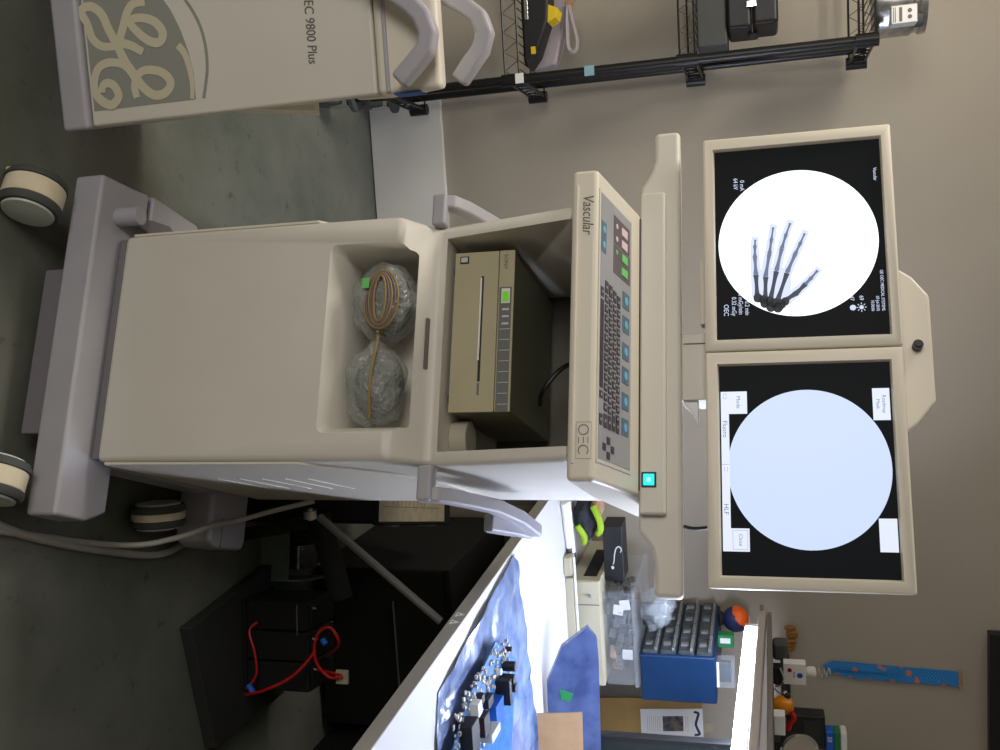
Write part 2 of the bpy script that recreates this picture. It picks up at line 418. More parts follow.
# deck under the monitors
deck = [(-.452,1.221),(-.395,1.2205),(-.372,1.214),(-.352,1.203),(-.335,1.192),(.335,1.192),(.349,1.204),(.363,1.214),(.39,1.2205),(.450,1.221),(.450,1.272),(-.452,1.272)]
b = B().prism(deck, 'y', .192, .345)
for v in b.bm.verts:
    if v.co.y > .3 and v.co.z > 1.25: v.co.z -= .012
b.build('monitor_deck', M['cream'], WS, bevel=.010)
B().box(-.316,.304,.172,.30,1.196,1.244).build('deck_front', M['cream'], WS, bevel=.005)
bt = B().box(.228,.256,.1705,.1725,1.2005,1.2275).build('power_button', M['black'], WS, bevel=.001)
B().box(.2315,.2525,.1680,.1712,1.2040,1.2240).build('lit_cap', M['cyan'], bt, bevel=.002)
B().box(.2385,.2465,.1676,.1684,1.2105,1.2175).build('lit_centre', M['cyanhot'], bt)
# neck
nk = B().box(-.042,.088,.215,.30,1.268,1.40).build('monitor_neck', M['cream'], WS, bevel=.003)
B().box(-.022,-.020,.2135,.2155,1.274,1.32).build('panel_seam', M['ink'], nk)
B().prism([(.092,1.300),(.092,1.272),(.112,1.290),(.138,1.300)],'y',.21,.25).build('cable_clip', M['whitepl'], WS, bevel=.002)
B().box(-.19,-.06,.222,.25,1.304,1.40).build('mounting_bar', M['cream_lid'], WS, bevel=.003)
B().tube([(.318,.25,1.268),(.322,.25,1.29),(.318,.24,1.33)],.0035).build('black_lead', M['black'], WS)
# yoke behind monitors
B().prism([(-.17,1.42),(.17,1.42),(.155,1.655),(.135,1.68),(.098,1.709),(-.098,1.709),(-.135,1.682),(-.155,1.655)], 'y', .222, .262).build('monitor_yoke', M['cream_lid'], WS, bevel=.006)
kn = B(); kn.cyl((-.003,.223,1.683),(-.003,.205,1.683),.009,20); kn.cyl((-.003,.206,1.683),(-.003,.200,1.683),.005,16); kn.build('lock_knob', M['black'], WS)

def monitor(x0, x1, z0, z1, sx0, sx1, sz0, sz1):
    yF = .172
    b = B().box(x0,x1,yF,yF+.045,z0,z1).build('monitor', M['cream_lid'], None, bevel=.004)
    c = B().ring_loft([[(sx0-.004,yF-.003,sz0-.004),(sx1+.004,yF-.003,sz0-.004),(sx1+.004,yF-.003,sz1+.004),(sx0-.004,yF-.003,sz1+.004)],
                       [(sx0,yF+.007,sz0),(sx1,yF+.007,sz0),(sx1,yF+.007,sz1),(sx0,yF+.007,sz1)],
                       [(sx0,yF+.012,sz0),(sx1,yF+.012,sz0),(sx1,yF+.012,sz1),(sx0,yF+.012,sz1)]]).build('cutm', None)
    cut(b, [c]); b.parent = WS
    s = B().box(sx0-.001,sx1+.001,yF+.0085,yF+.013,sz0-.001,sz1+.001).build('screen', M['scr_black'], b)
    return b, s
m1, s1 = monitor(-.4165,.0062,1.3165,1.6545,-.3915,-.0165,1.3375,1.6350)
m2, s2 = monitor(.0082,.4300,1.3165,1.6530,.0335,.4075,1.3400,1.6310)
B().box(-.41,.42,.217,.223,1.40,1.58).build('monitor_rail', M['cream'], WS)
yS = .1803
# left picture: bright disc with the x-ray of a hand
B().disc(-.199,1.484,.1425,.1410,yS,.0004,96).build('image_field', M['scr_white'], s1)
ti = B(); y1 = yS-.0006
tis = [[(-.096,1.411),(-.142,1.4095),(-.19,1.4085),(-.214,1.410)],[(-.091,1.425),(-.137,1.427),(-.19,1.436),(-.237,1.444)],[(-.089,1.434),(-.148,1.447),(-.20,1.460),(-.243,1.475)],[(-.086,1.446),(-.143,1.466),(-.19,1.487),(-.221,1.501)],[(-.082,1.455),(-.110,1.489),(-.130,1.508),(-.146,1.522)]]
for k, f in enumerate(tis): ti.ribbon(f, lambda t: .021-.008*t, y1+.0001+.00004*k, .0003)
ti.ribbon([(-.080,1.433),(-.11,1.440),(-.150,1.440)], lambda t: .058+.006*t, y1-.0001, .0003)
ti.build('soft_tissue', M['xr1'], s1)
bones = B(); dark = B(); y2 = y1-.0005
fing = [[(-.096,1.411),(-.142,1.4095),(-.175,1.4085),(-.195,1.409),(-.209,1.410)],
        [(-.091,1.425),(-.137,1.427),(-.181,1.435),(-.207,1.439),(-.232,1.443)],
        [(-.089,1.434),(-.148,1.447),(-.190,1.4575),(-.214,1.465),(-.238,1.474)],
        [(-.086,1.446),(-.143,1.466),(-.177,1.481),(-.196,1.490),(-.216,1.499)]]
for f in fing:
    for i in range(4):
        a, b_ = Vector(f[i]), Vector(f[i+1]); d = b_-a; w = (.0105,.0085,.0068,.005)[i]
        p0 = a+d*.05; p1 = a+d*.93
        tgt = bones if i else dark
        tgt.ribbon([p0, a+d*.3, a+d*.7, p1], lambda t, w=w: w*(.62+.38*abs(2*t-1)**1.5), y2, .0003, 6)
        if i: bones.disc(a.x, a.y, .0048-.0006*i, .0052-.0006*i, y2-.0001, .0003, 16)
th = [(-.086,1.458),(-.100,1.480),(-.116,1.496),(-.128,1.507),(-.141,1.518)]
for i in range(4):
    a, b_ = Vector(th[i]), Vector(th[i+1]); d = b_-a; w = (.011,.010,.008,.0055)[i]
    (dark if i < 2 else bones).ribbon([a-d*.02, a+d*.5, a+d*1.02], lambda t, w=w: w*(.65+.35*abs(2*t-1)), y2, .0003, 6)
bones.build('finger_bones', M['xr2'], s1); dark.build('palm_bones', M['xr3'], s1)
cp = B()
for cx, cz, r in ((-.094,1.412,.009),(-.090,1.422,.009),(-.087,1.432,.009),(-.082,1.442,.010),(-.080,1.452,.010),(-.085,1.460,.008),(-.074,1.447,.010),(-.076,1.435,.010),(-.083,1.424,.009)):
    cp.disc(cx, cz, r, r*.9, y2-.0003, .0003, 20)
cp.build('wrist_bones', M['xr4'], s1)
def st(s, x, z, sz, al='LEFT', par=s1, m='scr_text', y=yS-.0002, name='screen_text', sx=1.0, bold=.0): return text(name, s, M[m], par, (x,y,z), (1,0,0), (0,0,1), sz, al, sx=sx, thick=.0002, bold=bold)
L = [st('OEC', -.062, 1.351, .0125, 'RIGHT', sx=.9), st('0.32 mGy', -.062, 1.3655, .0115, 'RIGHT', sx=.8), st('0.00 mGy/min', -.064, 1.3775, .0115, 'RIGHT', sx=.78),
     st('0.2 min', -.062, 1.3890, .0115, 'RIGHT', sx=.8), st('64 kV', -.335, 1.3725, .0115, sx=.85), st('0 mA', -.330, 1.3845, .0115, sx=.85),
     st('47', -.090, 1.5715, .010, sx=.9), st('69', -.090, 1.5875, .010, sx=.9), st('GE OEC MEDICAL SYSTEMS', -.060, 1.6240, .0075, 'RIGHT', sx=.84),
     st('07-Jul-2010', -.060, 1.6150, .0075, 'RIGHT', sx=.8), st('10:30:06', -.060, 1.6065, .0075, 'RIGHT', sx=.8), st('Vascular', -.335, 1.6220, .0085, sx=.9)]
ic = B(); ic.disc(-.068,1.5755,.0052,.0052,yS-.0002,.0002,24)
for k in range(8):
    a = k*PI/4; ic.ribbon([(-.068+.0055*math.cos(a),1.590+.0055*math.sin(a)),(-.068+.0085*math.cos(a),1.590+.0085*math.sin(a))], .0014, yS-.0002, .0002, 2)
ic.disc(-.068,1.590,.0038,.0038,yS-.0002,.0002,20)
ic.build('screen_icons', M['scr_text'], s1)
# right picture: pale disc and menu buttons
B().disc(.221,1.4895,.1405,.1365,yS,.0003,96).build('image_field', M['scr_blue'], s2)
for nme,x0,x1,z0,z1 in (('menu_bar',.081,.366,1.3425,1.3565),('menu_button',.081,.122,1.3565,1.3885),('menu_button',.326,.366,1.3565,1.3880),('menu_button',.0805,.137,1.600,1.628),('menu_button',.306,.362,1.600,1.629)):
    B().box(x0,x1,yS-.0008,yS-.0004,z0,z1).build(nme, M['scr_ui'], s2)
L = [st('Mode', .101, 1.3700, .010, 'CENTER', s2, 'scr_grey', yS-.0010), st('Close', .346, 1.3700, .009, 'CENTER', s2, 'scr_grey', yS-.0010),
     st('Fluoro', .134, 1.3455, .0115, 'LEFT', s2, 'scr_grey', yS-.0010), st('HLF', .283, 1.3455, .0115, 'LEFT', s2, 'scr_grey', yS-.0010),
     st('Roadmap', .1085, 1.6160, .0085, 'CENTER', s2, 'scr_grey', yS-.0010), st('Mask', .1085, 1.6060, .0085, 'CENTER', s2, 'scr_grey', yS-.0010)]
g = B()
for x0,x1,z0,z1 in ((.329,.363,1.3595,1.3600),(.329,.363,1.3845,1.3850),(.329,.3295,1.3595,1.385),(.3625,.363,1.3595,1.385),(.213,.2136,1.343,1.356),(.085,.094,1.347,1.3475),(.085,.094,1.352,1.3525),(.085,.0855,1.347,1.3525),(.0935,.094,1.347,1.3525),(.218,.226,1.347,1.3475),(.218,.226,1.352,1.3525)):
    g.box(x0,x1,yS-.0012,yS-.0009,z0,z1)
(g.build('button_outlines', M['scr_grey'], s2, smooth=False))

# side handles
def handle(s):
    par = WS
    path = [(.072,.812,.283),(.080,.845,.283),(.110,.862,.283),(.24,.905,.285),(.36,.925,.296),(.49,.930,.312)]
    rings = []
    for i,(y,z,xc) in enumerate(path):
        a = Vector(path[max(i-1,0)][:2]); c = Vector(path[min(i+1,len(path)-1)][:2]); d = (c-a).normalized(); n_ = Vector((-d.y,d.x))*.015
        x0, x1 = xc-.014, xc+.014
        p = Vector((y,z)); l = p+n_; r = p-n_
        rings.append([(s*x0,l.x,l.y),(s*x1,l.x,l.y),(s*x1,r.x,r.y),(s*x0,r.x,r.y)])
    h = B().ring_loft(rings).build('side_handle', M['lav'], par, bevel=.006)
    B().box(min(s*.231,s*.296),max(s*.231,s*.296),.054,.086,.812,.840).build('handle_stem', M['lav'], h, bevel=.006)
    B().prism([(.27,.895),(.30,.868),(.34,.862),(.40,.880),(.49,.915),(.49,.925),(.40,.920)], 'x', *( (.296,.330) if s > 0 else (-.330,-.296))).build('hook_flange', M['lav'], h, bevel=.005)
handle(1); handle(-1)

# wheeled base
B().prism([(-.342,-.066),(.342,-.066),(.346,.02),(.325,.078),(-.36,.085),(-.352,.03)], 'z', .083, .151).build('front_bumper', M['lav'], WS, bevel=.008)
B().prism([(-.235,.05),(.235,.05),(.24,.5),(-.24,.5)], 'z', .075, .157).build('base_frame', M['lav'], WS, bevel=.006)
B().prism([(-.365,.10),(-.30,.10),(-.28,.20),(-.30,.30),(-.365,.27)], 'z', .07, .149).build('side_foot', M['lav'], WS, bevel=.006)
B().prism([(-.35,.455),(.35,.455),(.365,.49),(.365,.61),(.34,.62),(-.34,.62),(-.365,.61)], 'z', .055, .150).build('rear_bumper', M['lav'], WS, bevel=.012)
B().box(.295,.362,.505,.507,.054,.151).build('bumper_seam', M['lav_dark'], WS)
B().box(-.15,.185,-.050,.30,.030,.0835).build('cable_tray', M['lav_dark'], WS, bevel=.004)
pd = B(); pd.cyl((-.272,-.005,.150),(-.272,-.005,.205),.019,28); pdl = pd.build('brake_pedal_post', M['lav'], WS, bevel=.002)
B().prism([(-.280,.01),(-.262,.008),(-.250,.10),(-.29,.14),(-.30,.12)], 'z', .172, .186).build('brake_lever', M['lav_dark'], pdl, bevel=.003)

def caster(parent, name, x, y, rz, r=.0615, w=.048, top=.085, mets=('rubber','band','disc','whitepl'), sub=True):
    R_ = Matrix.Translation((x,y,r)) @ Matrix.Rotation(rz,4,'Z') @ Matrix.Rotation(PI/2,4,'Y')
    c = B()
    c.lathe([(r*.55,-w/2-.003),(r*.93,-w/2-.003),(r,-w/2+.004),(r,-w/2+.012),(r*.94,-w/2+.013),(r*.94,w/2-.013),(r,w/2-.012),(r,w/2-.004),(r*.93,w/2+.003),(r*.55,w/2+.003)],40,R_)
    o = c.build(name, M[mets[0]], parent)
    B().lathe([(r*.945,-w/2+.0135),(r*.965,-w/2+.0145),(r*.965,w/2-.0145),(r*.945,w/2-.0135)],40,R_).build('wheel_band', M[mets[1]], o)
    B().lathe([(r*.82,-w/2-.0035),(r*.80,-w/2-.0075),(r*.3,-w/2-.012)],40,R_).build('wheel_disc', M[mets[2]], o)
    B().lathe([(r*.82,w/2+.0035),(r*.80,w/2+.0075),(r*.3,w/2+.012)],40,R_).build('wheel_disc', M[mets[2]], o)
    B().cyl((x,y,r*1.5),(x,y,top+.004),.012,16).build('caster_stem', M['steel'], o)
    return o
cs = caster(WS, 'caster', -.268, -.142, -.18, r=.059, w=.066)
B().box(-.325,-.300,-.165,-.13,.004,.026).build('brake_tab', M['band'], cs, bevel=.003)
cs = caster(WS, 'caster', .283, -.135, -.18, w=.062)
caster(WS, 'caster', .300, .375, .25, w=.044)
caster(WS, 'caster', -.300, .385, 1.2, top=.075)
# grey leads hanging from the rear of the workstation
wsM = Matrix.Rotation(.3591,4,'Z')
def toWS(pts): return [tuple(wsM @ Vector(p)) for p in pts]
B().tube([(.24,.60,.34),(.27,.57,.24),(.296,.54,.17),(.315,.45,.159),(.345,.36,.150),(.372,.30,.08),(.375,.22,.015),(.372,.10,.008),(.372,-.03,.008),(.372,-.10,.008),(.33,-.20,.008),(.20,-.34,.008),(.06,-.42,.008)],.0062,10).build('trailing_cable', M['cable'], WS)
B().tube(toWS([(.45,.48,.10),(.52,.42,.02),(.525,.30,.008),(.46,.12,.008),(.40,-.02,.008),(.32,-.17,.008),(.18,-.33,.008),(.02,-.45,.008)]),.0085,10).build('trailing_cable', M['cable'], WS)
B().tube([(-.262,.50,.95),(-.262,.50,.80),(-.25,.55,.5),(-.25,.60,.3)],.004,8).build('black_lead', M['black'], WS)

# printer in the upper compartment
PR = thing('video_printer', 'olive-beige video printer with a green display inside the open workstation compartment', 'printer', tuple(Matrix.Rotation(-.3591,4,'Z') @ Vector((0,0,0))), -.3591)
px0, px1, pz0, pz1, py = -.186, .128, .851, .970, .095
pb = B().prism([(py+.004,pz0),(py+.33,pz0),(py+.33,pz1-.002),(py+.004,pz1-.002)],'x',px0+.001,px1-.001).build('housing', M['olive_dark'], PR, bevel=.003)
B().box(px0,px1,py,py+.006,pz0,.9385).build('front_panel', M['olive'], PR, bevel=.0015)
cp = B().box(px0,px1,py,py+.006,.940,pz1).build('control_strip', M['olive'], PR, bevel=.0015)
B().box(-.078,px1-.001,py-.0006,py+.001,.9425,pz1-.004).build('button_panel', M['btngrey'], cp)
B().box(-.112,-.078,py-.0008,py+.001,.9425,pz1-.004).build('display_frame', M['btngrey'], cp)
dp = B().box(-.109,-.080,py-.0014,py,.9465,pz1-.007).build('display', M['paper'], cp)
B().box(-.103,-.083,py-.0020,py,.9485,pz1-.009).build('lit_field', M['greenlcd'], dp)
bl = B()
for k in range(3): bl.box(-.070+k*.014,-.066+k*.014,py-.0014,py,.949,.962)
for k in range(8): bl.box(-.030+k*.0205,-.0288+k*.0205,py-.0014,py,.9455,.965)
bl.build('button_marks', M['disc'], cp)
sl = B().box(-.136,.070,py-.0006,py+.001,.9055,.9105).build('paper_slot', M['black'], PR)
B().box(-.132,.030,py-.003,py,.9045,.9075).build('paper_edge', M['paper'], sl)
B().box(.073,.096,py-.0006,py+.001,.9055,.9095).build('eject_mark', M['btngrey'], PR)
pw = B().box(-.178,-.163,py-.0010,py+.001,.858+.003,.876+.003).build('power_switch', M['black'], PR, bevel=.001)
B().box(-.1755,-.1655,py-.003,py,.8635,.8765).build('switch_rocker', M['disc'], pw, bevel=.001)
for x in (px0+.03, px1-.03):
    for y in (py+.03, py+.30): B().cyl((x,y,.8432),(x,y,.8515),.012,14).build('foot', M['black'], PR)
text('lettering', 'SONY', M['btngrey'], cp, (-.178,py-.0004,.9495), (1,0,0), (0,0,1), .0105, sx=1.1)

# bubble-wrapped bundle in the lower recess
BW = thing('bubble_wrapped_bundle', 'bubble-wrapped cable coil with a green tag in the low niche of the workstation', 'package', (0,0,0), -.3591)
def blob(c, rad, seed, amp=.12, seg=36, rings=22):
    rnd = random.Random(seed); ph = [rnd.uniform(0,6) for _ in range(9)]
    b = B().sphere((0,0,0), 1.0, seg, rings)
    for v in b.bm.verts:
        p = v.co.normalized()
        f = 1+amp*(math.sin(5*p.x+ph[0])*math.sin(4*p.z+ph[1])+.6*math.sin(9*p.z+ph[2])*math.sin(8*p.x+ph[3])+.35*math.sin(17*p.x+ph[4])*math.sin(15*p.z+ph[5]))
        v.co = Vector((c[0]+p.x*rad[0]*f, c[1]+p.y*rad[1]*f, c[2]+p.z*rad[2]*f))
    return b
blob((-.083,.066,.724),(.078,.056,.066),3,.09).build('bubble_wrap', M['bubble'], BW)
blob((.080,.066,.716),(.080,.056,.058),5,.09).build('bubble_wrap', M['bubble'], BW)
for cx, cz in ((-.085,.722),(.075,.714)):
    b = B(); b.tube([(cx+.045*math.cos(2*PI*i/14), .085, cz+.030*math.sin(2*PI*i/14)) for i in range(15)],.020,10,True,3); b.build('dark_core', M['rubber'], BW)  # dark core added inside the film to darken the wrapped bundle
M['coil_amber'] = mat('amber_coil_lead', (150,126,72), .5); M['coil_violet'] = mat('violet_grey_lead', (110,96,110), .5)
for k,(mm) in enumerate(('coil_amber','coil_violet','coil_amber','coil_violet','coil_amber')):
    b = B(); rx = .056-.003*k; rz = .034-.0056*k
    b.tube([(-.072+rx*math.cos(2*PI*i/16), .012-.002*k, .738+rz*math.sin(2*PI*i/16)) for i in range(17)],.0022,6,True,3)
    b.build('coiled_lead', M[mm], BW)
B().tube([(-.01,.010,.736),(.0,.018,.734),(.04,.010,.732),(.09,.004,.730),(.150,.022,.726)],.0028,8).build('tie_lead', M['coil_amber'], BW)
B().box(-.112,-.092,.001,.0025,.702,.716).build('green_tag', M['greenkey'], BW)

# ------------------------------------------------------------------ second imaging cabinet (left)
GC = thing('imaging_cabinet', 'cream cabinet with grey scripted emblem and two grey handles, standing left of the workstation', 'cabinet', (-.78,.03,0))
gx, gy = -.78, .03
def g(b, name, m, par=GC, **k):
    for v in b.bm.verts: v.co -= Vector((gx, gy, 0))
    return b.build(name, m, par, **k)
g(B().prism([(-1.15,.045),(-.447,.045),(-.515,.42),(-1.15,.42)],'z',.150,.700), 'cabinet_body', M['cream'], bevel=.006)
g(B().box(-1.135,-.431,.030,.050,.158,.762), 'front_cover', M['cream'], bevel=.006)
g(B().prism([(-1.15,.020),(-.424,.020),(-.500,.42),(-1.15,.42)],'z',.094,.156), 'bottom_rim', M['lav'], bevel=.010)
b = B().prism([(.026,.764),(.026,.885),(.055,.885),(.30,.775),(.30,.702),(.06,.702),(.052,.764)],'x',-1.15,-.428)
for v in b.bm.verts:
    if v.co.x > -.8: v.co.x -= max(0, v.co.y-.05)*.19
g(b, 'top_cover', M['cream_lid'], bevel=.012, seg=4)
g(B().box(-1.15,-.431,.022,.06,.782,.790), 'top_seam', M['lav'], bevel=.003)
g(B().box(-.4300,-.4270,.027,.060,.795,.845), 'tape_strip', M['bluetape'])
for cx, cy in ((-1.05,.12),(-.56,.34),(-1.05,.34)):
    b = B(); b.cyl((cx-.02,cy,.045),(cx+.02,cy,.045),.045,28); b.cyl((cx,cy,.055),(cx,cy,.098),.012,12); g(b, 'caster', M['rubber'])
yE = .0296
em = B(); pts = []
cx_, cz_, R0 = -.565, .292, .118
# grey round field clipped by the cover's edge on its right
for k in range(60):
    a = 2*PI*k/60; x = cx_-.03+.150*math.cos(a); z = .283+.121*math.sin(a)
    pts.append((min(x,-.462), z))
pts = [(-.462,.168),(-.462,.377),(-.50,.384),(-.54,.383),(-.58,.374),(-.62,.357),(-.66,.331),(-.69,.298),(-.705,.26),(-.70,.22),(-.68,.19),(-.65,.172)]
pts = [(-.4605,.1665),(-.4605,.393),(-.51,.393),(-.55,.386),(-.59,.374),(-.63,.356),(-.67,.330),(-.70,.298),(-.715,.262),(-.712,.225),(-.70,.19),(-.675,.1665)]
em.prism(pts[::-1], 'y', yE-.0006, yE+.001)
g(em, 'emblem_field', M['logo'])
rn = B(); rn.ribbon([(-.700,.345),(-.643,.390),(-.599,.414),(-.557,.4235),(-.516,.4235),(-.484,.4165),(-.4605,.410)], .006, yE, .0006); g(rn, 'emblem_ring', M['logo'])
st_ = B(); yq = yE-.0006
wv = lambda t: .0145+.003*math.sin(PI*t)
A_ = [(-0.577,0.227),(-0.58,0.182),(-0.596,0.149),(-0.623,0.137+.034),(-0.651,0.160),(-0.657,0.182),(-0.64,0.205),(-0.609,0.218),(-0.579,0.233),(-0.549,0.246),(-0.519,0.265),(-0.494,0.282),(-0.477,0.305),(-0.479,0.33),(-0.497,0.343),(-0.517,0.326),(-0.525,0.294),(-0.518,0.273),(-0.498,0.263),(-0.476,0.266)]
A_[1:4] = [(-.580,.200),(-.596,.180),(-.623,.172)]
st_.ribbon(A_, wv, yq, rise=.0006)
st_.ribbon([(-0.65,0.303),(-0.65,0.278),(-0.636,0.263),(-0.61,0.251),(-0.585,0.242),(-0.573,0.266),(-0.559,0.289)], wv, yq-.0002, rise=.0006)
st_.ribbon([(-0.615,0.248),(-0.623,0.283),(-0.613,0.318),(-0.59,0.336),(-0.573,0.327),(-0.579,0.303),(-0.604,0.275),(-0.627,0.261)], wv, yq-.0004, rise=.0006)
st_.ribbon([(-0.514,0.265),(-0.539,0.245),(-0.548,0.212),(-0.539,0.186),(-0.512,0.173),(-0.488,0.178),(-0.474,0.192),(-0.468,0.210),(-0.483,0.226),(-0.503,0.218),(-0.510,0.203),(-0.504,0.192),(-0.493,0.190)], wv, yq-.0006, rise=.0006)
st_.ribbon([(-0.563,0.366),(-0.545,0.379),(-0.514,0.387),(-0.486,0.389),(-0.4615,0.386)], lambda t: .014-.006*t, yq-.0002)
g(st_, 'emblem_script', M['logo_light'])
t_ = text('lettering', 'OEC 9800 Plus', M['ink'], None, (-.4985,.0292,.6330), (1,0,0), (0,0,1), .0265, 'RIGHT', shear=.12, sx=.80)
t_.data.transform(Matrix.Translation((-gx,-gy,0))); t_.parent = GC
for yy, pth in ((-.012,[(-.63,.775),(-.592,.820),(-.566,.853),(-.545,.872),(-.515,.882),(-.490,.876),(-.465,.850),(-.440,.822)]),
                (.12,[(-.64,.845),(-.612,.873),(-.589,.908),(-.565,.936),(-.535,.946),(-.507,.936),(-.480,.912),(-.454,.890)])):
    rings = []
    for i,(x,z) in enumerate(pth):
        a = Vector(pth[max(i-1,0)]); c = Vector(pth[min(i+1,len(pth)-1)]); d = (c-a).normalized(); n_ = Vector((-d.y,d.x))*.0165
        p = Vector((x,z)); l = p+n_; r = p-n_
        rings.append([(l.x,yy-.016,l.y),(l.x,yy+.016,l.y),(r.x,yy+.016,r.y),(r.x,yy-.016,r.y)])
    hb = B().ring_loft(rings); o = g(hb, 'side_handle', M['lav'], bevel=.008)
    q = B().box(-.69,-.63,yy-.018,(.045 if yy < 0 else yy+.018),.74 if yy < 0 else .80,.80 if yy < 0 else .88); g(q, 'handle_post', M['lav'], o, bevel=.006)
g(B().prism([(.10,.40),(.16,.40),(.30,.52),(.24,.54)], 'x', -.490, -.452), 'side_latch', M['cream'], bevel=.002)

# ------------------------------------------------------------------ wire shelving (left, against the back wall)
SH = thing('wire_shelving', 'black wire shelving unit on casters against the back wall, upper left', 'shelving', (-1.2,1.6,0))
sx, sy = -1.2, 1.6
def s_(b, name, m, par=SH, **k):
    for v in b.bm.verts: v.co -= Vector((sx, sy, 0))
    return b.build(name, m, par, **k)
pf = {'fr':(-.690,1.40),'br':(-.734,1.76),'fl':(-1.75,1.40),'bl':(-1.75,1.76)}
for k,(x,y) in pf.items():
    b = B(); b.cyl((x,y,.135),(x,y,1.752),.0150,16)
    for i in range(30): z = .17+i*.0525; b.cyl((x,y,z),(x,y,z+.003),.0160,16)
    o = s_(b, 'post', M['black_wire'])
    if k[1] == 'r':
        b = B(); b.cyl((x-.012,y,.052),(x+.016,y,.052),.052,28); wh = s_(b, 'caster', M['rubber'])
        b = B(); b.prism([(y-.02,.05),(y+.02,.05),(y+.028,.115),(y-.028,.115)],'x',x-.020,x+.024); b.cyl((x,y,.112),(x,y,.14),.009,12); s_(b, 'caster_fork', M['chrome'], wh)
        b = B(); b.cyl((x,y,.125),(x,y,.138),.045,28); s_(b, 'bumper_ring', M['rubber'], wh)
for zi, zt in enumerate((.250,.694,1.238,1.745)):
    b = B()
    for y in (1.40,1.76):
        b.tube([(-1.75,y,zt),(-.690,y,zt)],.0035,6,False); b.tube([(-1.75,y,zt-.045),(-.690,y,zt-.045)],.0035,6,False)
        n = 36; zz = [(-1.75+(1.06)*i/n, y, zt-.045*(i%2)) for i in range(n+1)]
        b.tube(zz,.002,5,False)
    for x in (-.690,-1.75):
        b.tube([(x,1.40,zt),(x,1.76,zt)],.0045,6,False); b.tube([(x,1.40,zt-.045),(x,1.76,zt-.045)],.0045,6,False)
        b.tube([(x,1.40+.36*i/14,zt-.045*(i%2)) for i in range(15)],.0022,5,False)
    for i in range(40): 
        x = -1.74+i*.0268; b.tube([(x,1.40,zt+.002),(x,1.76,zt+.002)],.0018,5,False)
    for x in (-.690,-1.75):
        for y in (1.40,1.76): b.cyl((x,y,zt-.055),(x,y,zt+.008),.020,14)
    s_(b, 'wire_shelf', M['black_wire'])
s_(B().box(-.705,-.675,1.380,1.384,.686,.712), 'price_tag', M['paper'])
s_(B().box(-.704,-.674,1.380,1.384,.905,.935), 'blue_tag', M['bluelabel'])

# things on the shelves
zs = .6985
o = thing('power_tool', 'black handheld power tool with yellow trim on the middle wire shelf', 'tool', (-.90,1.50,zs))
B().prism([(-.16,.0),(.15,.0),(.17,.012),(.13,.045),(.03,.085),(-.16,.105)],'y',-.05,.04).build('tool_body', M['black'], o, bevel=.010)
B().box(-.06,.02,-.053,-.050,.012,.024).build('rating_plate', M['chrome'], o, bevel=.001)
B().box(-.095,-.08,-.053,-.050,.010,.026).build('socket_plate', M['paper'], o, bevel=.001)
B().prism([(-.02,.088),(.035,.083),(.022,.110),(-.005,.118)],'y',-.045,.03).build('yellow_trim', M['yellow'], o, bevel=.002)
B().box(.105,.128,-.054,-.05,.028,.042).build('yellow_sticker', M['yellow'], o)
o = thing('plastic_holster', 'translucent lilac plastic holder with teardrop loop standing behind the black power tool', 'holder', (-.88,1.62,zs))
B().prism([(-.11,.0),(.13,.0),(.12,.075),(.0,.115),(-.11,.150)],'y',-.03,.03).build('holder_body', M['lilac'], o, bevel=.010)
B().tube([(-.06,-.035,.128),(.0,-.035,.140),(.055,-.035,.150),(.085,-.035,.142),(.075,-.035,.122),(.01,-.035,.120),(-.06,-.035,.125)],.0085,8).build('loop_handle', M['lilac'], o)
B().box(-.105,-.05,-.032,-.029,.12,.148).build('tan_clip', M['tan'], o)
zs = 1.2425
tag(B().box(-.13,.13,-.09,.09,0,.088).build('storage_box', M['rubber'], bevel=.006, loc=(-.865,1.55,zs)), 'dark grey flat box on the third wire shelf, under the black case', 'box')
o = thing('hard_case', 'black hard case with silver latch resting on the dark grey box', 'case', (-.93,1.55,zs+.0885))
B().box(-.14,.155,-.10,.10,0,.072).build('case_bottom', M['black'], o, bevel=.012)
B().box(-.14,.150,-.10,.10,.074,.150).build('case_lid', M['black'], o, bevel=.014)
B().box(.155,.168,-.03,.03,.06,.09).build('handle', M['black'], o, bevel=.004)
B().box(.080,.098,-.108,-.100,.060,.088).build('latch', M['chrome'], o, bevel=.002)
B().box(.02,.03,-.106,-.100,.050,.094).build('latch', M['steel'], o, bevel=.002)
zs = 1.7495
o = thing('metal_canister', 'silver metal canister with a boxed white label on the top wire shelf', 'canister', (-.80,1.50,zs))
B().lathe([(.088,0),(.09,.004),(.09,.098),(.084,.104),(.084,.118),(.090,.120),(.088,.138),(.02,.140)],40).build('can_body', M['steel'], o)
bx = B().box(.028,.078,-.115,-.06,.035,.104).build('label_box', M['disc'], o, bevel=.002)
B().box(.030,.0765,-.1158,-.1148,.037,.102).build('label', M['paper'], bx)
lb = B(); 
for cx in (.045,.062): lb.disc(cx,.084,.0058,.0058,-.1158,.0005,20)
lb.box(.034,.073,-.1163,-.1158,.056,.064); lb.box(.033,.074,-.1163,-.1158,.045,.047); lb.box(.033,.074,-.1163,-.1158,.0405,.0425)
lb.build('label_print', M['ink'], bx)
B().cyl((.055,-.05,.104),(.055,-.05,.125),.025,18).build('port', M['rubber'], o)

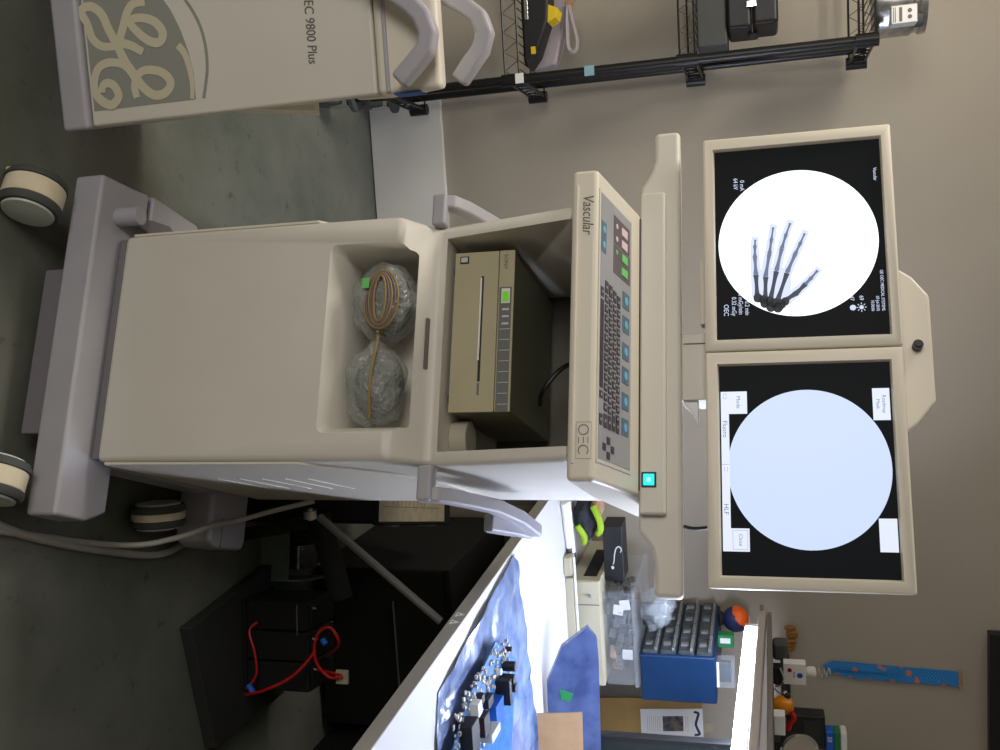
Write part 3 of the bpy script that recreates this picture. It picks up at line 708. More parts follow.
# ------------------------------------------------------------------ workbench (right)
WB = thing('workbench', 'white-topped workbench with a grey edge, running along the right beside the workstation', 'workbench', (1.1,.5,0))
bx0, by0 = 1.1, .5
def wb(b, name, m, par=WB, **k):
    for v in b.bm.verts: v.co -= Vector((bx0, by0, 0))
    return b.build(name, m, par, **k)
ex = lambda y: .6055+(1.113-y)*.0535
BT = .77
wb(B().prism([(ex(-.75)+.003,-.75),(1.74,-.75),(1.74,1.825),(ex(1.825)+.003,1.825)],'z',BT-.030,BT), 'worktop', M['worktop'])
wb(B().prism([(ex(-.75),-.75),(ex(-.75)+.003,-.75),(ex(1.825)+.003,1.825),(ex(1.825),1.825)],'z',BT-.031,BT+.0003), 'edge_band', M['edge'])
for yy in (.275,.315):
    b = B(); x = ex(yy)-.0006; b.prism([(yy-.013,BT-.024),(yy+.013,BT-.024),(yy,BT-.004)],'x',x-.0006,x+.0005); sg_ = wb(b,'warning_mark',M['paper'])
    b = B(); b.cyl((x-.0012,yy,BT-.018),(x-.0004,yy,BT-.018),.003,12); wb(b,'warning_dot',M['ink'],sg_)
for (x,y) in ((.78,-.6),(1.66,-.6),(.74,1.74),(1.66,1.74)):
    wb(B().box(x-.025,x+.025,y-.025,y+.025,0,BT-.03), 'leg', M['benchsteel'], bevel=.003)
wb(B().box(1.64,1.68,-.6,1.74,.66,.72), 'rail', M['benchsteel'], bevel=.003)

# over-bench shelf with its posts, and the lit tube fixture on its front
OS = thing('overhead_shelf', 'grey narrow shelf carried by posts above the back of the workbench', 'shelf', (1.5,.9,BT))
def os_(b, name, m, par=OS, **k):
    for v in b.bm.verts: v.co -= Vector((1.5,.9,BT))
    return b.build(name, m, par, **k)
os_(B().prism([(1.055,.10),(1.55,.10),(1.55,1.50),(1.055,1.50)],'z',1.398,1.412), 'shelf_board', M['shelfboard'], bevel=.002)
for y in (.45,1.2): os_(B().box(1.056,1.078,y-.012,y+.012,1.3965 if y > 1 else 1.3875,1.3985), 'lamp_hanger', M['benchsteel'])
for y in (.3,.85): os_(B().box(1.50,1.54,y-.02,y+.02,BT+.0005,1.398), 'post', M['benchsteel'], bevel=.003)
BL = thing('bench_light', 'lit fluorescent tube light with grey housing above the workbench', 'light', (1.0,.9,1.37))
def bl_(b, name, m, par=BL, **k):
    for v in b.bm.verts: v.co -= Vector((1.0,.9,1.37))
    return b.build(name, m, par, **k)
a0 = Vector((1.050,.21,1.3270)); d = Vector((1.050,1.485,1.3503))-a0
lx = lambda t: a0+d*t
hs = B()
for t0,t1 in ((-.12,1.0),):
    p0, p1 = lx(t0), lx(t1); w2 = .030
    hs.ring_loft([[(p0.x-w2,p0.y,p0.z+.024),(p0.x+w2,p0.y,p0.z+.024),(p0.x+w2,p0.y,p0.z+.046),(p0.x-w2,p0.y,p0.z+.046)],
                  [(p1.x-w2,p1.y,p1.z+.024),(p1.x+w2,p1.y,p1.z+.024),(p1.x+w2,p1.y,p1.z+.046),(p1.x-w2,p1.y,p1.z+.046)]])
hs = bl_(hs, 'lamp_housing', M['lamp_body'], bevel=.003)
p0, p1 = lx(-.10), lx(.865)
bl_(B().cyl(p0, p1, .0165, 24), 'lamp_tube', M['tube'])
for t in (-.11,.878):
    p = lx(t); bl_(B().box(p.x-.014,p.x+.014,p.y-.012,p.y+.012,p.z-.016,p.z+.025), 'tube_socket', M['whitepl'], bevel=.002)
p = lx(1.0); bl_(B().box(p.x-.031,p.x-.0299,p.y-.07,p.y-.02,p.z+.026,p.z+.038), 'rating_label', M['ink'])

# ---- things on the bench
tag(B().prism([(.634,.716),(.664,.752),(.838,.786),(1.054,.827),(1.228,.883),(1.32,.905),(1.20,.40),(1.0,.10),(.868,.05),(.730,.10),(.684,.381)],'z',0,.0012).build('antistatic_bag', M['esd'], loc=(0,0,BT+.0004)), 'large flat blue antistatic bag lying on the bench under the circuit board', 'antistatic bag')
def crumple(o, amp, sc, seed, sub=6):
    bm = bmesh.new(); bm.from_mesh(o.data)
    bmesh.ops.triangulate(bm, faces=bm.faces[:])
    for _ in range(sub):
        es = [e for e in bm.edges if e.calc_length() > .022]
        if not es: break
        bmesh.ops.subdivide_edges(bm, edges=es, cuts=1); bmesh.ops.triangulate(bm, faces=[f for f in bm.faces if len(f.verts) > 3])
    from mathutils import noise
    for v in bm.verts:
        n = noise.noise(Vector((v.co.x*sc+seed, v.co.y*sc*.5, v.co.z*sc+seed)))
        n2 = noise.noise(Vector((v.co.x*sc*2.7+seed, v.co.y*sc, v.co.z*sc*2.7)))
        v.co.z += max(0, amp*(n*.8+.35*n2+.35))
    bm.to_mesh(o.data); bm.free(); o.data.polygons.foreach_set('use_smooth', [True]*len(o.data.polygons))
crumple(bpy.data.objects['antistatic_bag'], .012, 14, 1)

PB = thing('circuit_board', 'blue printed circuit board with black components on the flat blue antistatic bag', 'circuit board', (.93,.40,BT+.024), 0)
def pb_(b, name, m, par=PB, **k):
    for v in b.bm.verts: v.co -= Vector((.93,.40,BT+.024))
    return b.build(name, m, par, **k)
bz = BT+.026
brd = pb_(B().prism([(.754,.43),(.788,.215),(.86,.05),(1.01,.05),(1.075,.50),(.86,.585)],'z',bz,bz+.003), 'board', M['pcb'])
rnd = random.Random(4); sm = B()
def inb(x,y): return .80 < x < 1.0 and .2 < y < .58 and (x-.775)*1.3+(y-.225) > .06
for k in range(260):
    x = rnd.uniform(.765,.93); y = rnd.uniform(.10,.54)
    if x < .765+max(0,(.43-y)*-.15): continue
    if x+.22*(y-.43) > .93: continue
    w_ = rnd.uniform(.0022,.0045); sm.box(x-w_,x+w_,y-w_,y+w_,bz+.003,bz+.003+rnd.uniform(.002,.007))
sm = pb_(sm, 'small_components', M['pcb_part']); sm['kind'] = 'stuff'
comp = [('capacitor','ic',(.832,.475),.012,.032),('capacitor','ic',(.850,.445),.012,.036),('capacitor','whitepl',(.820,.415),.008,.014),('capacitor','ic',(.800,.500),.006,.018),('capacitor','ic',(.885,.475),.011,.030)]
for nme, mm, (x,y), r, h in comp: pb_(B().cyl((x,y,bz+.003),(x,y,bz+.003+h),r,20), nme, M[mm], bevel=.002)
for nme, mm, (x0,x1,y0,y1,h) in [('heat_sink','ic',(.835,.895,.400,.418,.036)),('transformer','bluecap',(.865,.930,.330,.395,.022)),('relay','whitepl',(.800,.830,.205,.232,.022)),('relay','ic',(.835,.880,.215,.255,.030)),('relay','disc',(.890,.910,.250,.315,.034)),('relay','ic',(.815,.880,.135,.185,.028)),('connector','ic',(.805,.825,.255,.275,.015)),('connector','ic',(.835,.858,.300,.340,.015)),('coil_block','copper',(.840,.862,.190,.205,.022))]:
    pb_(B().box(x0,x1,y0,y1,bz+.003,bz+.003+h), nme, M[mm], bevel=.0025)
b = B(); b.lathe([(.030,-.012),(.034,0),(.030,.012),(.016,.012),(.014,0),(.016,-.012)],24,Matrix.Translation((.945,.235,bz+.030)) @ Matrix.Scale(.8,4) @ Matrix.Rotation(PI/2,4,'X'))
pb_(b, 'toroid_coil', M['bluecap'])
b = B()
for k in range(9):
    a = 2*PI*k/9; b.box(.945+.019*math.cos(a)-.0035,.945+.019*math.cos(a)+.0035,.2225,.2250,bz+.030+.019*math.sin(a)-.0035,bz+.030+.019*math.sin(a)+.0035)
pb_(b, 'copper_turns', M['copper'])
b = B()
for k in range(4): b.tube([(.90+.01*k,.16,bz+.012),(.92+.01*k,.12,bz+.02),(.94+.01*k,.06,bz+.012)],.002,6)
pb_(b, 'ribbon_wires', M['card'])
for (x,y) in ((.80,.23),(.775,.43),(1.04,.48),(.87,.07)): pb_(B().cyl((x,y,BT+.0185),(x,y,bz),.004,10), 'standoff', M['steel'])

# folded dark blue antistatic bag standing behind
o = B().prism([(.155,.0),(.40,-.006),(.40,.145),(.19,.150),(.090,.152),(.030,.150),(-.006,.126),(.050,.048)],'y',-.012,.012).build('standing_antistatic_bag', M['esd_dark'])
o.name = 'antistatic_bag'; o.location = (.935,.965,BT+.012); o.rotation_euler = (math.radians(-14),0,0)
B().prism([(.175,.035),(.205,.038),(.215,.062),(.19,.075)],'y',-.0135,-.0125).build('green_sticker', M['green'], o)
tag(o, 'deep blue folded antistatic bag leaning up, between the flat bag and beige instrument', 'antistatic bag')
tag(B().prism([(-.006,.0),(.24,.0),(.235,.118),(-.004,.124)],'y',-.002,.002).build('cardboard_sheet', M['card'], loc=(1.114,.800,BT+.020), rot=(math.radians(-14),0,0)), 'plain brown cardboard piece propped in front of the leaning antistatic bag', 'cardboard')

# stack by the wall: instrument, organiser, drawer cabinet
IN = thing('bench_instrument', 'flat beige metal instrument with a black side slot, lowest of the bench stack', 'instrument', (.92,1.36,BT), math.radians(2))
B().box(0,.362,0,.40,.006,.108).build('casing', M['beige'], IN, bevel=.003)
B().box(.003,.360,-.004,.001,.012,.104).build('front_panel', M['beige'], IN, bevel=.001)
B().box(.080,.083,-.0055,-.0035,.012,.104).build('panel_seam', M['ink'], IN)
B().cyl((.050,-.004,.072),(.050,-.010,.072),.006,16).build('screw', M['steel'], IN)
B().box(-.0015,.001,.04,.30,.048,.092).build('side_slot', M['black_deep'], IN)
for x in (.03,.33):
    for y in (.03,.37): B().cyl((x,y,0),(x,y,.007),.01,12).build('foot', M['black'], IN)
OR_ = thing('clear_organiser', 'clear plastic parts box full of small bits, on top of the beige instrument', 'parts box', (.96,1.38,BT+.1085), math.radians(2))
B().box(0,.328,0,.36,0,.094).build('box_shell', M['clear'], OR_, bevel=.012)
B().box(-.002,.330,-.004,.364,.095,.108).build('lid', M['clear'], OR_, bevel=.004)
rnd = random.Random(9)
for nme, mm, n in (('loose_part','rubber',20),('loose_part','steel',8),('loose_part','tan',5),('loose_part','black',16),('paper_slip','paper',3)):
    for k in range(n):
        x = rnd.uniform(.02,.29); y = rnd.uniform(.03,.30); z = rnd.uniform(.004,.055); a, b_, c = rnd.uniform(.010,.026), rnd.uniform(.01,.025), rnd.uniform(.012,.036)
        if mm == 'paper': a, b_, c, y = .018, .002, .034, .03
        B().box(-a,a,-b_,b_,0,c).build(nme, M[mm], OR_, bevel=.002, loc=(x,y,z), rot=(0,rnd.uniform(-.2,.2),rnd.uniform(0,3) if mm != 'paper' else .1))
DC = thing('drawer_cabinet', 'blue small-parts drawer cabinet with smoky drawers, on top of the clear parts box', 'drawer cabinet', (1.190,1.425,BT+.2168), math.radians(6))
# local: x 0..0.165 = case depth seen from the front, y 0..0.38 = row of drawers facing -x
case = B().box(0,.167,0,.385,0,.245).build('case', M['bluecase'], DC, bevel=.006)
case_c = []
for r in range(4):
    for c_ in range(4):
        pass
for r in range(4):
    z0 = .010+r*.0585
    for c_ in range(4):
        y0 = .012+c_*.0915
        dr = B().box(-.012,.02,y0,y0+.086,z0,z0+.050).build('drawer', M['smoke'], DC, bevel=.002)
        B().box(-.022,-.010,y0+.002,y0+.084,z0+.037,z0+.047).build('drawer_lip', M['drawerlip'], dr, bevel=.002)
        B().box(-.019,-.011,y0+.034,y0+.052,z0+.006,z0+.030).build('drawer_pull', M['drawerlip'], dr, bevel=.002)
BG = thing('clear_bag', 'crumpled clear plastic bag leaning against the left of the drawer cabinet', 'plastic bag', (1.040,1.46,BT+.2168))
b = blob((0,0,.060),(.070,.065,.056),11,.10); b.build('bag_film', M['clear2'], BG)
B().box(-.03,.01,-.045,-.03,.02,.09).build('bag_content', M['rubber'], BG, bevel=.003)
B().box(.02,.05,-.03,-.01,.015,.055).build('bag_content', M['black'], BG, bevel=.003)

# black box with swirl, gloves, tubes
BK = thing('black_carton', 'black carton printed with a white curl, lying across the gloves and beige instrument', 'box', (.760,1.440,BT+.1105), math.radians(3))
B().box(0,.190,0,.10,0,.064).build('carton', M['black'], BK, bevel=.002)
B().ribbon([(.090,.056),(.080,.060),(.070,.052),(.078,.042),(.100,.036),(.118,.034),(.132,.030)],.0035,-.0003,.0006).build('curl_print', M['disc'], BK)
B().disc(.143,.028,.006,.005,-.0003,.0006,16).build('dot_print', M['disc'], BK)
GL = thing('work_gloves', 'dark work gloves with lime and tan patches, heaped under the black carton', 'gloves', (.735,1.50,BT+.001))
blob((0,0,.050),(.082,.075,.042),21,.10).build('glove_body', M['glove'], GL)
blob((-.035,-.045,.095),(.035,.022,.022),22,.08).build('tan_palm', M['tan'], GL)
B().tube([(-.045,-.072,.085),(.0,-.080,.105),(.035,-.065,.105),(.055,-.045,.092)],.011,10).build('lime_trim', M['greenlime'], GL)
B().tube([(.02,-.080,.030),(.055,-.075,.050),(.085,-.050,.045)],.011,10).build('lime_trim', M['greenlime'], GL)
TU = thing('white_tube', 'white plastic tube with a grey cap lying on the bench near the gloves', 'tube', (.735,1.345,BT), math.radians(16))
B().cyl((-.085,0,.011),(.080,0,.011),.0100,20).build('tube_body', M['whitepl'], TU)
B().cyl((.080,0,.011),(.100,0,.011),.0095,20).build('tube_cap', M['rubber'], TU)
TU2 = thing('white_tube', 'thinner white tube with dark blue tip lying behind the capped tube', 'tube', (.745,1.385,BT+.0), math.radians(12))
B().cyl((-.09,0,.013),(.095,0,.013),.0125,20).build('tube_body', M['whitepl'], TU2)
B().cyl((.095,0,.013),(.115,0,.013),.0118,20).build('tube_cap', M['navy'], TU2)
tag(B().box(0,.37,0,.010,0,.026).build('metal_strip', M['beige'], loc=(.905,1.332,BT+.0005), bevel=.002), 'thin pale metal strip standing along the foot of the beige instrument', 'strip')
tag(B().cyl((0,0,0),(.31,0,.003),.0045,12).build('thin_rod', M['whitepl'], loc=(.835,1.337,BT+.0315)), 'thin glossy white rod lying on the pale strip and the small beige block', 'rod')
CB = tag(B().box(-.03,.03,-.03,.03,0,.0255).build('small_block', M['beige'], bevel=.004, loc=(.862,1.345,BT+.001)), 'small beige block lying in front of the left instrument corner', 'block')

# envelope and card against the wall
tag(B().box(0,.235,0,.004,0,.385).build('kraft_envelope', M['kraft'], bevel=.001, loc=(1.515,1.770,BT+.001), rot=(math.radians(-9),0,0)), 'brown kraft envelope leaning on the back wall at the end of the bench', 'envelope')
B().box(.10,.14,.0,.003,.375,.425).build('closure_tab', M['paper_tan'], bpy.data.objects['kraft_envelope'])
CD = thing('printed_card', 'white printed card with a small picture, on the front of the kraft envelope', 'card', (1.602,1.788,.934), 0)
CD.rotation_euler = (math.radians(-9),0,0)
B().box(-.048,.062,-.0035,-.002,-.006,.222).build('card_sheet', M['paper'], CD)
B().box(-.020,.038,-.0045,-.0035,.075,.150).build('picture', M['photo'], CD)
b = B()
for k in range(7): b.box(-.020,.040,-.0043,-.0035,.018+k*.0075,.0195+k*.0075)
for k in range(2): b.box(-.020,.040,-.0043,-.0035,.158+k*.008,.1595+k*.008)
b.build('card_text', M['cable'], CD)
b = B(); b.ribbon([(-.036,.190),(-.030,.206),(-.012,.202),(.012,.196),(.032,.202),(.050,.208),(.054,.190)],.009,-.0036,.0006); b.build('heading_ornament', M['navy'], CD)
# monitor at the frame's edge
MN = thing('computer_monitor', 'black-framed computer monitor cut off at the right edge, standing on the bench', 'monitor', (1.52,1.02,BT))
B().box(-.252,.25,0,.03,.125,.545).build('monitor_frame', M['black'], MN, bevel=.006)
B().box(-.236,.234,-.002,.002,.142,.528).build('screen', M['screen_off'], MN)
B().box(-.03,.03,.01,.05,.012,.2).build('neck', M['black'], MN, bevel=.004)
B().box(-.12,.12,-.06,.12,.0005,.014).build('foot', M['black'], MN, bevel=.004)

# ---- things on top of the drawer cabinet
zc = BT+.2168+.2455
o = thing('stress_ball', 'round orange and navy ball on top of the blue drawer cabinet', 'ball', (1.165,1.715,zc))
B().lathe([(.026,0),(.028,.003),(.022,.014),(.018,.018)],24).build('stand_ring', M['black'], o)
B().sphere((0,0,.056),.045,28,18).build('ball', M['navy'], o)
b = B().sphere((0,0,.056),.0456,44,30)
bmesh.ops.delete(b.bm, geom=[v for v in b.bm.verts if (v.co.z-.056)*.8+(-v.co.x)*.6+.2*(-v.co.y) < .016], context='VERTS'); b.build('orange_patch', M['orange'], o)
o = thing('small_tin', 'small green and white tin on the drawer cabinet, in front of the ball', 'tin', (1.195,1.60,zc))
B().box(-.022,.022,-.02,.02,0,.052).build('tin', M['green'], o, bevel=.003)
B().box(-.012,.006,-.0208,-.0198,.008,.042).build('label', M['paper'], o)
o = thing('clear_case', 'small clear case with a white strip at the near corner of the drawer cabinet top', 'case', (1.265,1.50,zc))
B().box(-.045,.045,-.03,.03,0,.058).build('case', M['clear'], o, bevel=.003)
B().box(-.043,.043,-.0315,-.029,.0,.008).build('white_strip', M['paper'], o, bevel=.001)
B().box(-.030,.028,-.022,.020,.008,.045).build('content', M['smoke'], o, bevel=.002)

# ---- things on the overhead shelf
zo = 1.4125
o = tag(B().box(-.028,.028,-.03,.03,0,.046).build('grey_speaker', M['rubber'], bevel=.010, loc=(1.145,1.42,zo-.0)), 'dark grey rounded block at the far left end of the overhead shelf', 'block')
o = thing('amber_chain', 'translucent amber bead string hanging from a hook on the wall above the ball', 'bead string', (1.242,1.845,1.46))
b = B()
for k in range(6): B().sphere((.004*math.sin(k*2.3)+k*.016-.01,-.022,.012+.006*math.sin(k)),(.012,.010,.022),12,8).build('bead', M['amber_dim'], o)
B().cyl((.03,0,.03),(.03,-.026,.03),.003,8).build('hook', M['steel'], o)
o = thing('small_clamp', 'small black and chrome clamp on the overhead shelf, under the bulb carton', 'clamp', (1.185,1.34,zo))
B().prism([(-.02,0),(.035,0),(.04,.022),(.01,.03),(-.02,.026)],'y',-.02,.02).build('clamp_body', M['black'], o, bevel=.004)
B().tube([(-.02,-.022,.020),(.01,-.026,.030),(.035,-.022,.020),(.04,-.02,.004)],.003,8).build('chrome_arm', M['chrome'], o)
B().tube([(.05,-.015,.003),(.065,-.015,.02),(.055,-.015,.032)],.003,8).build('chrome_arm', M['chrome'], o)
o = thing('bulb_carton', 'white bulb carton with a red mark and blue globe, on the overhead shelf', 'carton', (1.200,1.37,zo+.031))
B().box(-.036,.030,-.02,.02,0,.066).build('carton', M['paper'], o, bevel=.001)
b = B(); b.box(-.020,-.010,-.0208,-.0198,.012,.024); b.box(-.022,-.014,-.0208,-.0198,.014,.022); b.build('red_mark', M['red'], o)
B().disc(.0,.048,.008,.009,-.0200,.0008,20).build('blue_globe', M['blue'], o)
B().box(-.012,.008,-.0206,-.0198,.028,.034).build('grey_print', M['cable'], o)
o = thing('spiral_bulb', 'white spiral compact bulb standing upright on the bulb carton', 'bulb', (1.196,1.372,zo+.0975))
B().lathe([(.011,0),(.017,.006),(.018,.024),(.012,.030)],20).build('bulb_base', M['whitepl'], o)
b = B(); b.tube([(.014*math.cos(k*.9)-.0,.014*math.sin(k*.9),.030+k*.0022) for k in range(20)],.0025,6); b.build('spiral', M['cable'], o)
o = thing('lanyard', 'blue checked fabric lanyard hanging flat on the back wall right of the monitors', 'lanyard', (1.398,1.846,1.585))
rings = []
pl = [(-.010,.0),(-.018,.03),(-.012,.10),(-.006,.25),(.000,.44)]
for k,(x,z) in enumerate(pl):
    w = (.030,.046,.056,.054,.052)[k]
    rings.append([(x-w/2,-.003,z),(x+w/2,-.007,z),(x+w/2,.0,z),(x-w/2,.003,z)])
B().ring_loft(rings).build('strap', M['lany'], o)
rings = []
for k,(x,z) in enumerate(pl[:4]):
    w = (.014,.022,.024,.020)[k]
    rings.append([(x-.014-w/2,-.011,z),(x-.014+w/2,-.013,z),(x-.014+w/2,-.008,z),(x-.014-w/2,-.006,z)])
B().ring_loft(rings).build('strap', M['lany'], o)
B().box(-.030,.036,-.010,.004,.440,.452).build('clip', M['tan'], o, bevel=.002)
B().cyl((.004,.0,.446),(.004,-.014,.446),.005,12).build('pin', M['steel'], o)
o = thing('metal_bracket', 'dark metal bracket fixed to the back wall below the bulb carton level', 'bracket', (1.50,1.84,1.455))
B().box(-.16,.06,-.012,.008,-.02,.012).build('bracket_arm', M['black'], o, bevel=.002)
B().box(-.03,-.02,-.08,-.012,-.01,.0).build('bracket_rod', M['whitepl'], o)
o = thing('toy_figure', 'small orange plastic figure with a red arm on the overhead shelf', 'figurine', (1.275,1.30,zo))
B().lathe([(.018,0),(.026,.012),(.028,.034),(.022,.052),(.010,.058)],24).build('body', M['amber'], o)
B().sphere((-.030,0,.040),.010,14,10).build('head', M['black'], o)
B().tube([(.012,-.02,.05),(.03,-.022,.058),(.05,-.02,.045),(.07,-.018,.04)],.008,8).build('arm', M['red'], o)
B().lathe([(.014,0),(.017,.01),(.014,.035)],18,Matrix.Translation((.055,0,0))).build('leg', M['orange'], o)
o = thing('black_holder', 'black plastic holder with a dark window, on the overhead shelf behind the glass bowl', 'holder', (1.365,1.36,zo))
B().box(-.045,.065,-.03,.03,0,.150).build('holder', M['black'], o, bevel=.006)
B().box(-.030,.05,-.0315,-.029,.085,.140).build('window', M['screen_off'], o, bevel=.002)
o = thing('glass_bowl', 'round glass bowl with a bright rim, tipped on its side on the overhead shelf', 'bowl', (1.285,1.03,zo))
TL = Matrix.Translation((0,0,.068)) @ Matrix.Rotation(math.radians(68),4,'X')
b = B(); b.lathe([(.022,-.05),(.028,-.048),(.046,-.02),(.051,.0),(.048,.0),(.043,-.018),(.024,-.044),(.004,-.046)],36,TL); b.build('bowl', M['glass'], o)
b = B(); b.lathe([(.048,-.003),(.054,-.001),(.054,.004),(.048,.005),(.047,.001)],36,TL); b.build('rim', M['chrome'], o)
b = B().sphere((0,0,-.022),(.034,.034,.016),20,12,TL); b.build('contents', M['tan'], o)
B().box(-.03,.03,-.005,.055,0,.016).build('rest', M['black'], o, bevel=.003)
o = thing('printed_bottle', 'blue, green and white bottle lying on the black holder at the right edge', 'bottle', (1.405,1.36,zo+.1505))
b = B(); b.box(-.035,.05,-.024,.024,0,.024); b.build('blue_part', M['blue'], o, bevel=.003)
B().box(-.035,.05,-.024,.024,.0245,.042).build('green_part', M['green'], o, bevel=.003)
B().box(-.037,.052,-.026,.026,.0425,.062).build('white_part', M['whitepl'], o, bevel=.006)
text('lettering', '50', M['paper'], o, (-.020,-.0245,.006), (1,0,0), (0,0,1), .018)
tag(B().box(0,.45,0,.04,0,.30).build('mounted_panel', M['black'], bevel=.003, loc=(1.215,1.80,2.115)), 'black panel mounted high on the back wall, top right corner of the view', 'panel')
o = B().box(-.028,.028,-.02,.02,0,.030).build('white_block', M['whitepl'], bevel=.003, loc=(1.16,.95,zo)); tag(o, 'small plain white block on the overhead shelf above the lit tube', 'block')

# ------------------------------------------------------------------ under the bench
tag(B().prism([(.700,.785),(.730,.365),(1.075,.42),(1.09,.785)],'z',0,.035).build('rubber_slab', M['mat_dark'], bevel=.004, loc=(0,0,.0005)), 'dark grey slab on the floor beneath the black battery pack', 'slab')
BP = thing('battery_pack', 'black battery pack with red leads on the dark slab under the bench', 'battery', (.74,.60,.036), math.radians(-8))
B().box(0,.248,0,.160,0,.012).build('tray', M['black_deep'], BP, bevel=.002)
for i in range(3):
    b_ = B().box(.004+i*.081,.080+i*.081,.004,.156,.0125,.195).build('battery', M['black_deep'], BP, bevel=.004)
    B().box(.012+i*.081,.072+i*.081,.014,.146,.195,.202).build('battery_cap', M['black'], b_, bevel=.002)
    B().cyl((.025+i*.081,.03,.202),(.025+i*.081,.03,.210),.004,8).build('terminal', M['chrome'], b_)
B().tube([(.170,.10,.202),(.10,-.03,.30),(.055,-.045,.285),(.065,-.05,.255),(.105,-.05,.240),(.150,-.045,.245),(.185,-.035,.275),(.180,-.03,.305),(.187,.03,.208)],.0038,8).build('red_lead', M['red'], BP)
B().tube([(.115,-.048,.242),(.150,-.060,.215),(.185,-.07,.175),(.215,-.08,.11),(.235,-.06,.05),(.246,-.02,.02)],.0038,8).build('red_lead', M['red'], BP)
B().tube([(.06,-.004,.05),(.08,-.02,.035),(.13,-.03,.055),(.19,-.03,.06),(.23,-.03,.03)],.0032,8).build('red_lead', M['red'], BP)
B().cyl((.085,-.045,.262),(.098,-.05,.272),.008,10).build('blue_connector', M['blue'], BP)
B().cyl((.215,-.045,.045),(.235,-.05,.062),.008,10).build('blue_connector', M['blue'], BP)
B().box(.17,.205,-.02,-.012,.285,.318).build('lead_tag', M['paper_tan'], BP)
B().box(.01,.09,-.002,-.0005,.165,.168).build('chrome_strip', M['chrome'], BP)

MB_ = thing('metal_chassis', 'green-grey open metal chassis on the floor beside the battery pack', 'chassis', (.600,.800,0), math.radians(-14))
B().box(0,.15,0,.19,.0,.012).build('base_plate', M['metalgreen'], MB_, bevel=.001)
B().box(0,.004,0,.19,.012,.13).build('side_panel', M['metalgreen'], MB_)
B().box(.146,.15,0,.19,.012,.13).build('side_panel', M['metalgreen'], MB_)
B().box(0.004,.146,0,.004,.012,.09).build('front_panel', M['metalgreen'], MB_)
B().box(.05,.12,.04,.18,.012,.10).build('power_block', M['steel'], MB_, bevel=.003)
B().box(.01,.045,.05,.18,.012,.08).build('cable_loom', M['black'], MB_, bevel=.008)
for x,y in ((.06,.05),(.11,.05),(.06,.17),(.11,.17)): B().cyl((x,y,.10),(x,y,.106),.005,10).build('screw', M['chrome'], MB_)

FS = thing('folding_stand', 'black folding stand with a grey diagonal brace under the bench edge', 'stand', (.60,.545,0))
B().prism([(-.055,0),(-.025,0),(-.085,.34),(-.115,.34)],'y',-.018,.018).build('leg', M['black_deep'], FS, bevel=.003)
B().tube([(-.115,-.03,.330),(.145,-.03,.635)],.010,10,False).build('brace', M['benchsteel'], FS)
B().tube([(-.105,0,.315),(.105,0,.36)],.030,12,False).build('crossbar', M['black_deep'], FS)
b = B(); b.cyl((-.135,-.045,.315),(-.115,-.045,.315),.018,20); b.cyl((-.14,-.045,.315),(-.110,-.045,.315),.007,12); b.build('pivot_wheel', M['steel'], FS)

TC = thing('equipment_case', 'wide black equipment case standing under the middle of the bench', 'case', (.80,1.06,0))
B().box(0,.52,0,.62,.02,.46).build('case_body', M['black_deep'], TC, bevel=.008)
B().box(-.003,.523,-.003,.623,.455,.475).build('case_lid', M['black_deep'], TC, bevel=.004)
for x in (.04,.48): B().box(x-.02,x+.02,.02,.6,.0,.022).build('foot', M['rubber'], TC)
B().box(.10,.42,-.006,-.002,.28,.286).build('chrome_strip', M['chrome'], TC)
EC = thing('equipment_case', 'black case directly behind the workstation with a printed sheet on its lid', 'case', (.532,.62,0), -.268)
B().box(-.34,0,0,.56,.012,.43).build('case_body', M['black_deep'], EC, bevel=.008)
B().box(-.343,.003,-.003,.563,.426,.449).build('case_lid', M['black_deep'], EC, bevel=.005)
for x in (-.30,-.04): B().box(x-.02,x+.02,.02,.54,.0,.014).build('foot', M['rubber'], EC)
for y in (.12,.42): B().box(.002,.008,y-.025,y+.025,.40,.445).build('latch', M['steel'], EC, bevel=.001)
PS = thing('printed_sheet', 'tan printed sheet of paper lying on the black case behind the workstation', 'paper', (.532,.60,.4495), -.268)
B().box(-.24,-.012,.006,.52,0,.0012).build('sheet', M['paper_tan'], PS)
b = B(); b.box(-.052,-.050,.03,.46,.0012,.0017)
for k in range(9): b.box(-.16,-.056,.10+k*.03,.104+k*.03,.0012,.0017)
b.build('print', M['ink'], PS)
TP = thing('tower_computer', 'black tower computer with thin chrome strips under the bench, right of the wide case', 'computer', (1.36,.92,0))
B().box(0,.20,0,.45,.01,.43).build('tower_body', M['black_deep'], TP, bevel=.006)
for z in (.23,.33): B().box(.03,.10,-.003,0,z,z+.006).build('chrome_strip', M['chrome'], TP)
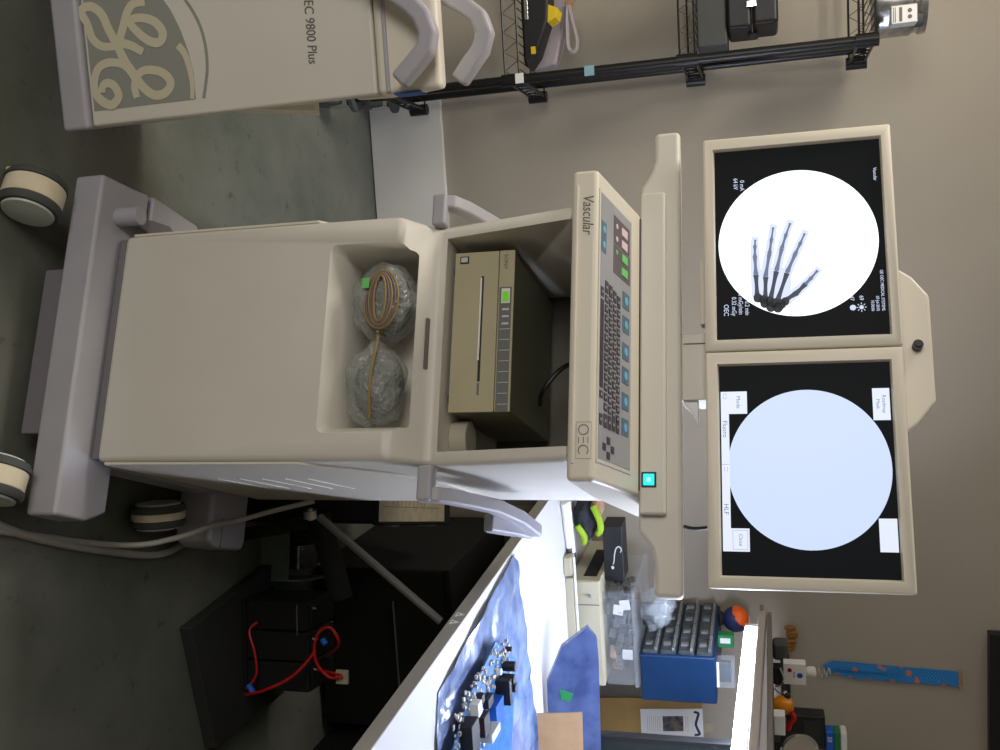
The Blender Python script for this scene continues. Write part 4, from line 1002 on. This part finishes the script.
for z in (.25,.36): B().box(.03,.17,-.002,.001,z,z+.04).build('drive_cover', M['black_deep'], TP, bevel=.002)
for x in (.03,.17): B().box(x-.015,x+.015,.02,.43,0,.012).build('foot', M['rubber'], TP)

# ------------------------------------------------------------------ camera
cam = bpy.data.cameras.new('camera'); co = bpy.data.objects.new('camera', cam); C.objects.link(co)
cam.sensor_width = 36; cam.lens = 36*.9677; cam.clip_start = .05
yaw, pit, rol = .2427-.3591, -.2733, -.0282
fw = Vector((-math.sin(yaw)*math.cos(pit), math.cos(yaw)*math.cos(pit), math.sin(pit)))
rt = Vector((math.cos(yaw), math.sin(yaw), 0)); up = rt.cross(fw)
rt2 = rt*math.cos(rol)+up*math.sin(rol); up2 = up*math.cos(rol)-rt*math.sin(rol)
X, Y, Z = up2, -rt2, -fw          # the camera was held on its side
co.matrix_world = Matrix(((X.x,Y.x,Z.x,-.11163619),(X.y,Y.y,Z.y,-1.64189847),(X.z,Y.z,Z.z,1.432),(0,0,0,1)))
bpy.context.scene.camera = co

# ------------------------------------------------------------------ light
def area(name, loc, rot, sx, sy, power, col):
    l = bpy.data.lights.new(name, 'AREA'); l.shape = 'RECTANGLE'; l.size = sx; l.size_y = sy; l.energy = power; l.color = col
    o = bpy.data.objects.new(name, l); C.objects.link(o); o.location = loc; o.rotation_euler = rot; return o
area('ceiling_light', (-1.45,.45,2.72), (0,0,0), .9, .5, 38, (1.0,.94,.84))
d_ = Vector((1.5,2.1,-.05)).normalized()
area('front_fill', (-1.75,-2.5,1.5), d_.to_track_quat('-Z','Y').to_euler(), 1.0, 1.1, 34, (1.0,.965,.93))  # added fill aimed at the front faces; no window stands here
w = bpy.data.worlds.new('world'); bpy.context.scene.world = w; w.use_nodes = True
w.node_tree.nodes['Background'].inputs[0].default_value = (.8,.85,1,1); w.node_tree.nodes['Background'].inputs[1].default_value = .025
vs = bpy.context.scene.view_settings
vs.view_transform = 'Standard'; vs.look = 'None'; vs.exposure = 0; vs.gamma = 1; vs.use_curve_mapping = False
